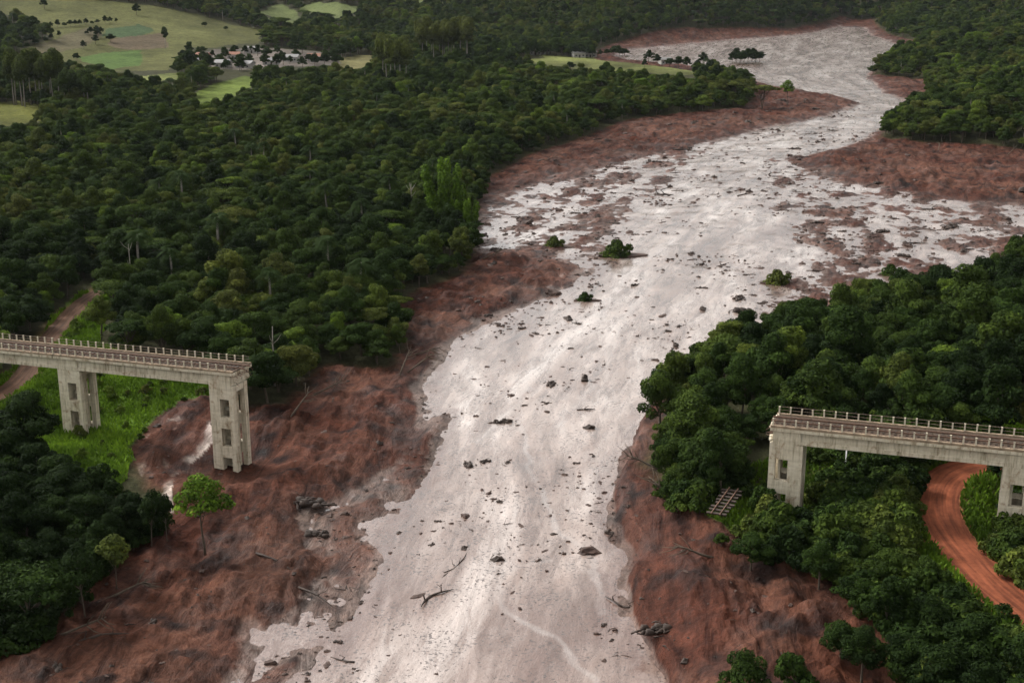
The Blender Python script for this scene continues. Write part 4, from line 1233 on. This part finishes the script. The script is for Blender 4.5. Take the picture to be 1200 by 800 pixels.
nb = np.c_[Pm[:, 0] - BX, Pm[:, 1] - BY] @ BN
rest_s = []
cnt = 0
for i in np.argsort(np.hypot(Pm[:, 0], Pm[:, 1])):
    if cnt < 290 and -30 < qx[i] < 1230 and qy[i] < 830:
        near_mud = float(sdist(MUD, Pm[i:i + 1, 0], Pm[i:i + 1, 1])[0]) < 4
        where = 'under the viaduct by the red road' if nb[i] > -1.5 else 'on the rim of the reddish mud scarp' if near_mud else 'on the overgrown bank beside the red road'
        grp = 'bushes ' + where
        big = 'tall ' if sz[i] > 1.08 else 'low ' if sz[i] < 0.8 else ''
        place('shrub%d' % kk[i], 'bush', (Pm[i, 0], Pm[i, 1], Zm[i] - 0.1), r.uniform(0, 6.28), sz[i], tn[i],
              '%s%s %s bush %s' % (big, tone_word(tn[i]), ('rounded', 'upright', 'spreading')[kk[i]], where), 'bush', grp)
        cnt += 1
    else: rest_s.append(i)
rest_s = np.array(rest_s)
ngS = forest_nodes('scrub plants', [child_of_kind('shrub%d' % k) for k in range(3)])
mass('undergrowth', np.c_[Pm[rest_s], Zm[rest_s] - 0.1], sz[rest_s], r.uniform(0, 6, len(rest_s)), kk[rest_s], tn[rest_s], ngS, 'undergrowth of low bushes around the red dirt road', 'undergrowth')
# taller trees among the scrub
for k, (x, y, s_, t_) in enumerate([(800, 585, 0.62, 0.5), (822, 600, 0.55, 0.62), (845, 640, 0.55, 0.5), (880, 668, 0.6, 0.28), (905, 622, 0.36, 0.14), (935, 655, 0.55, 0.55), (960, 690, 0.66, 0.3), (1000, 720, 0.7, 0.2), (1040, 690, 0.6, 0.42), (1040, 745, 0.75, 0.12), (1090, 760, 0.75, 0.16), (1085, 705, 0.62, 0.4), (1130, 735, 0.66, 0.25), (1140, 790, 0.8, 0.1), (1180, 775, 0.75, 0.14), (1010, 620, 0.5, 0.6), (1050, 630, 0.45, 0.3), (970, 600, 0.5, 0.35), (1030, 570, 0.5, 0.25), (1165, 640, 0.45, 0.12), (1190, 660, 0.5, 0.1), (1195, 625, 0.42, 0.2), (1060, 800, 0.8, 0.1), (1100, 830, 0.8, 0.06), (1200, 830, 0.85, 0.08), (1150, 850, 0.85, 0.06), (1010, 800, 0.7, 0.1), (985, 770, 0.6, 0.2)]):
    q_ = at(x, y); s_ *= 0.8
    if hides(np.array([q_[:2]]), np.array([q_[2]]), s_ * 8.0)[0]: s_ *= 0.5
    put('broad%d' % (k % 5), 'bank_tree', x, y, s_, t_, '%s %s tree among bushes on the bank beside the red road' % (tone_word(t_), SH[k % 5]), 'tree', 'trees among the bank bushes')
# bushes on the grassy slope
Pg = clear_of(scatter_px([(70, 520), (64, 500), (100, 470), (115, 440), (240, 445), (240, 470), (200, 490), (150, 545), (110, 555)], 26, 9, 2.0))
for i in range(len(Pg)):
    s_ = random.uniform(0.25, 0.55)
    place('shrub%d' % (i % 3), 'slope_bush', (Pg[i, 0], Pg[i, 1], gz(*Pg[i]) - 0.05), random.uniform(0, 6), s_, random.uniform(0.5, 1.0), 'small bright bush in the grass under the viaduct', 'bush', 'small bushes on the grassy slope')
Pg = clear_of(scatter_px([(70, 398), (78, 384), (98, 362), (112, 366), (112, 402)], 10, 19, 1.6))
for i in range(len(Pg)):
    place('shrub%d' % (i % 3), 'verge_bush', (Pg[i, 0], Pg[i, 1], gz(*Pg[i]) - 0.05), random.uniform(0, 6), random.uniform(0.35, 0.6), random.uniform(0.9, 1.0), 'bright green bush between the brown dirt road and the forest', 'bush', 'bushes beside the brown dirt road')

# low bushes that close the thicket in front of the slope
Pt = scatter_px([(-20, 540), (60, 565), (140, 585), (190, 618), (190, 632), (150, 662), (105, 700), (60, 742), (0, 776), (-20, 770)], 90, 29, 1.3)
for i in range(len(Pt)):
    s_ = random.uniform(0.7, 1.25); t_ = random.uniform(0.0, 0.22)
    place('shrub%d' % (i % 3), 'thicket_bush', (Pt[i, 0], Pt[i, 1], gz(*Pt[i]) - 0.1), random.uniform(0, 6), s_, t_, '%s %s %s bush under the thicket trees below the grassy slope' % ('larger' if s_ > 1 else 'smaller', tone_word(t_), ('rounded', 'upright', 'spreading')[i % 3]), 'bush', 'bushes under the thicket trees')

# grass: upright blades over the open slopes
def grass_patch(name, poly, n_, seed, tone, label, h=0.55, dmax=330):
    r2 = np.random.default_rng(seed)
    P = np.array(poly, float)
    corners = np.array([ground_hit(x, y)[:2] for x, y in poly])
    lo, hi = corners.min(0), corners.max(0)
    X = r2.uniform(lo[0], hi[0], n_); Y = r2.uniform(lo[1], hi[1], n_)
    Z = level_roads(X, Y, ground_z(X, Y)); ux, uy = project(X, Y, Z)
    k = inside(poly, ux + 5 * fbm(X, Y, 6, 2, 1), uy) & (sdist(MUD, X, Y) > 0.2)
    for line, hw in ((ROADL, 1.7), (ROADR, 2.3)): k &= pdist(line, X, Y)[0] > hw + 0.2
    X, Y, Z = X[k], Y[k], Z[k]; m_ = len(X)
    a = r2.uniform(0, 6.28, m_); hh = h * r2.uniform(0.4, 1.3, m_) * (1 + 0.7 * fbm(X, Y, 5, 3, 6)); w = 0.16 * r2.uniform(0.6, 1.4, m_)
    dx, dy = np.cos(a), np.sin(a); lx, ly = r2.normal(0, 0.35, m_) * hh, r2.normal(0, 0.35, m_) * hh
    V = np.stack([np.c_[X - dx * w, Y - dy * w, Z - 0.05], np.c_[X + dx * w, Y + dy * w, Z - 0.05], np.c_[X + lx + dx * w * 0.5, Y + ly + dy * w * 0.5, Z + hh], np.c_[X + lx - dx * w * 0.5, Y + ly - dy * w * 0.5, Z + hh]], 1).reshape(-1, 3)
    me = mesh_np(name, V, np.arange(len(V)).reshape(-1, 4))
    add_attr(me, 'tint', 'FLOAT', np.repeat(np.clip(0.5 + 0.5 * fbm(X, Y, 7, 3, 8) + r2.normal(0, 0.12, m_), 0, 1), 4))
    o = link(name, me, M['brightleaf']); o['tone'] = tone
    return tag(o, label, 'grass', None, 'stuff')
grass_patch('grass', GRASS_L, 60000, 41, 0.9, 'bright green grass on the slope under the viaduct by the tall pier')
grass_patch('grass', SCRUB, 60000, 42, 0.35, 'rough grass between bushes beside the red dirt road', 0.6)
grass_patch('grass', MEADOW_R, 30000, 43, 1.0, 'bright grass clearing behind the road viaduct', 0.6)

# ------------------------------------------------------------------ debris on the mud
def lump_mesh(name, seed, flat=0.5, mat='clod'):
    bm = bmesh.new(); bmesh.ops.create_icosphere(bm, subdivisions=2, radius=1.0)
    r2 = random.Random(seed); ph = [r2.uniform(0, 6) for _ in range(6)]
    for v in bm.verts:
        c = v.co
        k = 1 + 0.28 * math.sin(3.1 * c.x + ph[0]) * math.cos(2.7 * c.y + ph[1]) + 0.2 * math.sin(5.3 * c.z + 4.1 * c.x + ph[2]) + r2.uniform(-0.16, 0.16)
        v.co = Vector((c.x * k * 1.25, c.y * k * 0.8, c.z * k * flat))
    me = bpy.data.meshes.new(name); bm.to_mesh(me); bm.free(); me.materials.append(M[mat])
    return me
def stick_mesh(name, seed, n_=1, L=2.0, rad_=0.12, mat='wood', spread=0.5, lift=0.25):
    r2 = random.Random(seed); V, F = [], []
    for k in range(n_):
        a = r2.gauss(0, spread) + (math.pi if k % 2 else 0); c = Vector((r2.gauss(0, 0.25 * (n_ > 1)), r2.gauss(0, 0.25 * (n_ > 1)), 0.05))
        pts = [c]
        for j in range(4):
            a += r2.gauss(0, 0.22)
            pts.append(pts[-1] + Vector((math.cos(a), math.sin(a), r2.uniform(-0.06, lift) if n_ > 1 else r2.uniform(-0.03, 0.06))) * L / 4)
        R = rad_ * r2.uniform(0.6, 1.2)
        tube(V, F, pts, [R, R * 0.9, R * 0.75, R * 0.55, R * 0.2], 6)
        if L > 1.5:
            q = pts[2]; tube(V, F, [q, q + Vector((r2.gauss(0, 0.3), r2.gauss(0, 0.3), 0.3)), q + Vector((r2.gauss(0, 0.6), r2.gauss(0, 0.6), 0.6))], [R * 0.6, R * 0.4, R * 0.15], 4)
    me = mesh_np(name, V, F); me.materials.append(M[mat])
    return me
def tangle_mesh(name, seed, n_, L):            # a low mat of broken sticks round caked lumps
    r2 = random.Random(seed); V, F = [], []
    for k in range(n_):
        c = Vector((r2.gauss(0, 0.62), r2.gauss(0, 0.36), r2.uniform(0, 0.22))); a = r2.gauss(0.1, 0.7); l = L * r2.uniform(0.3, 0.9)
        d_ = Vector((math.cos(a), math.sin(a), r2.gauss(0.05, 0.22)))
        R = r2.uniform(0.03, 0.075)
        tube(V, F, [c - d_ * l * 0.5, c + Vector((r2.gauss(0, 0.06), r2.gauss(0, 0.06), 0.04)), c + d_ * l * 0.5], [R, R * 0.9, R * 0.4], 4)
    for k in range(8):
        c = Vector((r2.gauss(0, 0.5), r2.gauss(0, 0.28), 0.02)); q = r2.uniform(0.16, 0.34)
        tube(V, F, [c + Vector((-q * 1.3, 0, 0)), c + Vector((-q * 0.5, r2.gauss(0, 0.1), q * 0.4)), c + Vector((q * 0.6, r2.gauss(0, 0.1), q * 0.3)), c + Vector((q * 1.4, 0, -0.02))], [0.05, q, q * 0.8, 0.04], 6)
    me = mesh_np(name, V, F); me.materials.append(M['wood'])
    return me
DEB = {'lump0': lump_mesh('mud_lump', 1), 'lump1': lump_mesh('mud_lump', 2, 0.65), 'lump2': lump_mesh('mud_lump', 3, 0.4), 'lump3': lump_mesh('wood_lump', 4, 0.6, 'wood'),
       'stick0': stick_mesh('branch', 5, 1, 2.2, 0.10), 'stick1': stick_mesh('branch', 6, 1, 3.0, 0.16), 'stick2': stick_mesh('branch', 7, 2, 1.8, 0.09), 'longstick': stick_mesh('branch', 15, 3, 6.0, 0.09, 'wood', 0.12, 0.03), 'longlog': stick_mesh('log', 16, 1, 7.0, 0.15),
       'tangle0': tangle_mesh('root_tangle', 8, 26, 1.0), 'tangle1': tangle_mesh('root_tangle', 9, 34, 1.2)}
def mud_top(x, y):
    d_, s_, a_ = pdist(FLOW, np.array([x]), np.array([y]))
    m_ = float((valley(y) + 0.10 * fbm(np.array([x]), np.array([y]), 4, 4, 120) + 0.16 * fbm(a_ / 3, d_ * s_, 6, 3, 125))[0])
    return max(m_, gz(x, y))
def debris(kind_, name, px, py, sc, rz, label, cat='debris', group=None, flat=1.0, tilt=0.0):
    x, y, _ = hit(px, py, lambda X, Y: valley(Y))
    if float(sdist(WET, np.array([x]), np.array([y]))[0]) > 0: x, y, _ = ground_hit(px, py)
    o = link(name, DEB[kind_], None)
    o.location = (x, y, mud_top(x, y) - 0.02); o.rotation_euler = (tilt, 0, rz); o.scale = (sc, sc, sc * flat)
    return tag(o, label, cat, group)
debris('tangle1', 'root_tangle', 591, 494, 1.35, 0.3, 'largest dark root tangle stranded midstream between the viaduct ends')
debris('tangle0', 'root_tangle', 569, 541, 0.85, 0.9, 'small dark root tangle downstream of the largest tangle')
debris('tangle1', 'root_tangle', 646, 450, 1.2, 1.5, 'dark spiky tangle of branches upstream of the floating log')
debris('stick1', 'log', 676, 481, 1.0, 0.1, 'straight dark log lying across the pale mud', 'log')
debris('lump3', 'wood_lump', 690, 502, 0.85, 0.2, 'dark rounded lump with a tail just below the straight log')
debris('lump3', 'wood_lump', 685, 446, 0.9, 1.5, 'upright dark lump near the dark spiky tangle', flat=1.5)
debris('lump0', 'mud_mound', 690, 647, 1.15, 0.1, 'broad dark mud mound beside the winding pale rivulet', 'mud lump')
debris('lump3', 'wood_lump', 582, 656, 0.7, 0.4, 'dark lump midstream near the long bent branch')
debris('longstick', 'long_branch', 520, 672, 1.0, 0.85, 'long bent bare branch lying on the smooth mud', 'branch')
debris('stick2', 'long_branch', 500, 700, 1.7, 0.75, 'pale broken branch end trailing from the long bent branch', 'branch')
debris('stick2', 'stranded_log', 730, 712, 1.6, 2.4, 'dark broken trunk jutting from the reddish scarp over the mud', 'log')
debris('tangle1', 'stranded_log', 772, 738, 1.5, 0.3, 'dark heap of wood under the reddish scarp', 'debris')
debris('stick1', 'stranded_log', 792, 426, 1.4, 0.2, 'dark forked trunk beside the wooded mud edge', 'log')
debris('tangle1', 'dark_heap', 360, 590, 2.0, 2.9, 'wide dark debris heap on the brown mud bank right of the lone tree')
debris('tangle0', 'dark_heap', 372, 627, 1.5, 0.2, 'smaller dark debris heap on the bank below the wide heap')
debris('longlog', 'bank_log', 300, 648, 1.0, -0.35, 'long thin log lying on the mud beside the lone tree', 'log')
debris('longlog', 'bank_log', 350, 688, 0.9, -0.4, 'long dark log on the bank below the debris heaps', 'log')
debris('stick2', 'bank_log', 110, 745, 1.8, 0.3, 'thin pale log on mud in front of the thicket', 'log')
debris('stick2', 'upright_snag', 405, 690, 1.2, 1.9, 'short upright snag in the rubble by the mud edge', 'branch', tilt=0.5)
debris('tangle1', 'dark_heap', 866, 350, 1.7, 1.2, 'dark heap of roots beyond the wooded mud edge')
debris('tangle0', 'dark_heap', 872, 366, 2.1, 0.1, 'low dark wood pile beside the heap of roots')
for k, (x, y, s_) in enumerate([(1080, 246, 4.2), (1035, 272, 3.4), (1070, 285, 3.6), (1110, 292, 4.0), (1060, 300, 3.0), (1150, 270, 3.2), (990, 245, 2.6), (960, 262, 2.6), (1000, 300, 2.4), (945, 318, 2.2), (1030, 215, 3.2), (940, 186, 3.0), (960, 176, 2.4), (1130, 258, 2.6), (985, 318, 2.4)]):
    debris(('stick1', 'tangle0', 'stick2')[k % 3], 'fallen_trunk', x, y, s_ * 0.55, random.uniform(-0.3, 0.5), 'dark fallen trunk and roots on the mud flat beyond the wood', 'log', 'fallen trunks on the upper mud flat')
for k, (x, y, s_) in enumerate([(620, 222, 2.2), (690, 205, 2.8), (770, 192, 3.0), (700, 236, 2.6), (760, 252, 2.4), (675, 250, 2.6), (720, 262, 2.8), (640, 256, 2.0), (745, 275, 2.0), (800, 188, 2.4)]):
    debris(('tangle1', 'stick2', 'tangle0')[k % 3], 'drift_line', x, y, s_ * 0.6, random.uniform(-0.2, 0.2), 'ragged dark drift of wood on the streaky mud below the forest', 'driftwood', 'drifts of wood on the streaky mud', 0.6)

# bushes stranded on mounds in the mud
def stranded(px, py, s_, tone, label):
    x, y, _ = hit(px, py, lambda X, Y: valley(Y))
    z = mud_top(x, y)
    o = link('mud_mound', DEB['lump2'], None); o.location = (x + 0.6 * s_, y - 0.2, z); o.scale = (2.6 * s_, 2.0 * s_, 0.9 * s_)
    tag(o, 'brown mound carrying the ' + label, 'mud mound')
    place('shrub2', 'stranded_bush', (x, y, z - 0.55 * s_), 0.4, 1.25 * s_, tone, label, 'bush')
stranded(724, 300, 1.55, 0.5, 'green bush stranded midstream, largest on the mud')
stranded(650, 290, 1.1, 0.7, 'olive brown bush stranded on streaky mud beside the brown lens')
stranded(686, 352, 0.7, 0.3, 'small dark bush stranded on bright mud')
stranded(912, 332, 1.2, 0.75, 'yellowish green bush stranded at the edge of the upper flat')
stranded(1045, 322, 1.0, 0.4, 'dark green bush stranded among the fallen trunks')
stranded(960, 372, 0.9, 0.3, 'dark bush stranded against the wooded mud edge')

# countless smaller pieces: the 300 that show largest are things, the rest one mass
r = np.random.default_rng(21)
nD = 15000
cy = 105 + 595 * r.random(nD * 3) ** 1.05 ; cx = r.uniform(-0.42, 0.42, nD * 3) * cy
dW = sdist(WET, cx, cy)
clump = fbm(cx, cy, 16, 3, 600)
prob = np.clip(0.22 + 1.9 * clump + 0.35 * (dW > -5) + 0.5 * (dirty(cx, cy) > 0.5), 0.05, 1) * np.clip(250 / cy, 0.3, 1.0)
dM = sdist(MUD, cx, cy)
ok = ((dW < 1.5) & (r.random(len(cx)) < prob)) | ((dM < 0) & (dW > 1.5) & (dW < 40) & (r.random(len(cx)) < 0.16))
dWk = dW[ok][:nD]; cx, cy = cx[ok][:nD], cy[ok][:nD]
zt = np.maximum(valley(cy) + 0.10 * fbm(cx, cy, 4, 4, 120), ground_z(cx, cy))
names = [k for k in DEB if not k.startswith('long')]
kd = r.choice(len(names), len(cx), p=[.2, .19, .16, .16, .08, .05, .08, .04, .04])
base_s = np.array([.20, .19, .21, .20, .42, .36, .38, .40, .36])[kd] * np.exp(r.normal(-0.30, 0.58, len(cx))) * np.interp(cy, [110, 300, 700], [0.66, 1.35, 2.6])
dpx, dpy = project(cx, cy, zt)
big = np.where((dpx > 5) & (dpx < 1195) & (dpy > 20) & (dpy < 798), base_s / np.hypot(cx, cy), 0)
order = np.argsort(-big)
WORD = ['flat dark mud lump', 'rounded dark mud lump', 'thin crust of brown mud', 'blackened wood lump', 'thin bare branch', 'dark branch with a fork', 'pair of crossed sticks', 'small root tangle', 'small heap of twigs']
CATS = ['mud lump', 'mud lump', 'mud lump', 'debris', 'branch', 'branch', 'branch', 'debris', 'debris']
NM = ['mud_lump', 'mud_lump', 'mud_crust', 'wood_lump', 'branch', 'branch', 'crossed_sticks', 'root_tangle', 'twig_heap']
nbd = np.c_[cx - BX, cy - BY] @ BN
ch = set(order[:300].tolist())
for i in order[:300]:
    o = link(NM[kd[i]], DEB[names[kd[i]]], None)
    o.location = (cx[i], cy[i], zt[i] - 0.02); o.rotation_euler = (0, 0, r.uniform(0, 6.28)); o.scale = (base_s[i], base_s[i], base_s[i] * r.uniform(0.7, 1.2))
    where = 'on the bare brown mud bank' if dWk[i] > 1.5 else 'on the mud downstream of the viaduct' if nbd[i] < -4 else 'on the mud between the viaduct ends' if nbd[i] < 12 else 'on bright mud upstream of the viaduct' if cy[i] < 330 else 'on the upper mud flat'
    tag(o, '%s %s' % (WORD[kd[i]], where), CATS[kd[i]], 'debris ' + where)
oth = np.array([i for i in range(len(cx)) if i not in ch])
ngD = forest_nodes('debris pieces', [[next(o for o in col.objects if o.data is DEB[k])] for k in reversed(names)])
mass('scattered_debris', np.c_[cx, cy, zt][oth], base_s[oth], r.uniform(0, 6.28, len(oth)), kd[oth], np.zeros(len(oth)), ngD, 'countless small dark scraps of wood and mud strewn over the river', 'debris')

# ------------------------------------------------------------------ small built things
def track_panel():
    x, y, z = at(838, 612)
    root = empty('broken_track_panel', (x, y, z + 0.9), -0.62)
    root.rotation_euler = (0.30, -0.10, -0.62)
    for sx in (-0.55, 0.55): box_obj('rail', sx - 0.05, sx + 0.05, 0, 5.2, 0.083, 0.23, M['steel'], root)
    for k in range(8):
        o = box_obj('sleeper', -1.25, 1.25, 0.2 + 0.64 * k, 0.48 + 0.64 * k, -0.1, 0.08, M['wood'], root)
        o.rotation_euler = (0, 0, random.gauss(0, 0.03))
    tag(root, 'torn piece of rusty railway track tilted on bushes beside the pier', 'railway track')
track_panel()
x, y, z = at(990, 558)
root = empty('white_post', (x, y, z))
V, F = [], []; tube(V, F, [(0, 0, -0.3), (0, 0, 1.8), (0, 0, 3.6)], [0.10, 0.09, 0.08], 8)
link('shaft', mesh_np('post_shaft', V, F), M['white'], root)
box_obj('cap', -0.14, 0.14, -0.14, 0.14, 3.603, 3.68, M['white'], root)
tag(root, 'slim white post standing in bushes under the road viaduct', 'post')

def house(px, py, w, d, h, rz, roof, label, group=None):
    x, y, z = at(px, py)
    root = empty('house', (x, y, z - 0.2), rz)
    box_obj('wall', -w / 2, w / 2, -d / 2, d / 2, -0.6, h, M['wallpaint'], root)
    bm = bmesh.new(); e = 0.5; rh = d * 0.26
    v = [bm.verts.new(c) for c in ((-w / 2 - e, -d / 2 - e, h - 0.1), (w / 2 + e, -d / 2 - e, h - 0.1), (w / 2 + e, d / 2 + e, h - 0.1), (-w / 2 - e, d / 2 + e, h - 0.1), (-w / 2 - e, 0, h + rh), (w / 2 + e, 0, h + rh))]
    for f in ((0, 1, 5, 4), (2, 3, 4, 5), (0, 4, 3), (1, 2, 5), (3, 2, 1, 0)): bm.faces.new([v[i] for i in f])
    bm_obj('roof', bm, M[roof], root)
    box_obj('door', -0.5, 0.5, -d / 2 - 0.06, -d / 2 - 0.004, -0.1, 2.0, M['wood'], root)
    for sx in (-w * 0.3, w * 0.3): box_obj('window', sx - 0.6, sx + 0.6, -d / 2 - 0.05, -d / 2 - 0.004, 0.9, 2.0, M['dark'], root)
    tag(root, label, 'house', group)
house(81, 127, 8, 6, 3.2, 0.3, 'roofgrey', 'white cottage among the slim pale-stemmed trees')
house(678, 67, 9, 7, 3.4, 0.2, 'roofgrey', 'white house in the tree row behind the far meadow', 'houses behind the far meadow')
house(692, 67, 9, 6, 3.2, -0.1, 'roofgrey', 'white house in the tree row behind the far meadow', 'houses behind the far meadow')
house(627, 64, 10, 7, 3.4, 0.1, 'roofgrey', 'white house at the meadow end nearest the tall grove', 'houses behind the far meadow')
house(574, 78, 7, 6, 3.2, 0.5, 'roofgrey', 'small white house beside the tall olive grove')
house(779, 75, 8, 6, 3.4, 0.3, 'roofgrey', 'white house by the dark trees near the far mud arm')
house(849, 95, 7, 6, 3.2, 0.2, 'roofgrey', 'white house on the forest point beside the mud')
for k, (x, y, w, rf) in enumerate([(262, 79, 9, 'roofgrey'), (274, 69, 8, 'rooftile'), (288, 80, 10, 'roofgrey'), (296, 62, 9, 'roofgrey'), (318, 76, 11, 'roofgrey'), (342, 72, 9, 'roofgrey'), (368, 71, 8, 'rooftile'), (238, 70, 8, 'rooftile'), (226, 77, 7, 'roofgrey')]):
    house(x, y, w, 6.5, 3.2, random.uniform(-0.4, 0.4), rf, ('red-roofed' if rf == 'rooftile' else 'grey-roofed') + ' house in the settlement at the pasture hill foot', 'settlement below the pasture hill')

for k in range(60):
    x, y = random.uniform(222, 400), random.uniform(60, 84)
    put('broad%d' % (k % 5), 'garden_tree', x, y, random.uniform(0.45, 0.95), random.uniform(0.05, 0.4), 'dark garden tree among the settlement houses', 'tree', 'garden trees of the settlement')
for k in range(20):
    x = random.uniform(640, 735)
    put('broad%d' % (k % 5), 'row_tree', x, 64 + (x - 640) * 0.03 + random.uniform(-1.5, 1), random.uniform(0.6, 0.95), random.uniform(0.0, 0.25), 'dark tree in the row behind the far meadow', 'tree', 'tree row behind the far meadow')
for k, (x, y, s_) in enumerate([(760, 74, 1.1), (770, 76, 0.8), (785, 78, 0.8), (795, 80, 0.9), (805, 81, 0.8), (818, 84, 0.9), (824, 78, 1.0), (836, 86, 0.8), (668, 84, 0.7), (755, 80, 0.6)]):
    put('broad%d' % (k % 5), 'meadow_tree', x, y, s_, 0.12, 'dark tree along the meadow edge beside the far mud arm', 'tree', 'trees along the meadow edge')

# ------------------------------------------------------------------ the damp air over the valley
bm = bmesh.new()
bm_box(bm, -3900, 3900, -3900, 3900, -5.0, float(gZ.max()) + 12.0)
hz = bpy.data.meshes.new('haze'); bm.to_mesh(hz); bm.free()
mh = bpy.data.materials.new('haze'); mh.use_nodes = True
mh.node_tree.nodes.clear()
vo = mh.node_tree.nodes.new('ShaderNodeVolumePrincipled')
vo.inputs['Color'].default_value = (0.80, 0.86, 0.92, 1)
vo.inputs['Density'].default_value = 0.000018
vo.inputs['Anisotropy'].default_value = 0.2
ho = mh.node_tree.nodes.new('ShaderNodeOutputMaterial')
mh.node_tree.links.new(vo.outputs[0], ho.inputs['Volume'])
tag(link('haze', hz, mh), 'thin damp haze in the air over the whole valley', 'haze', None, 'stuff')
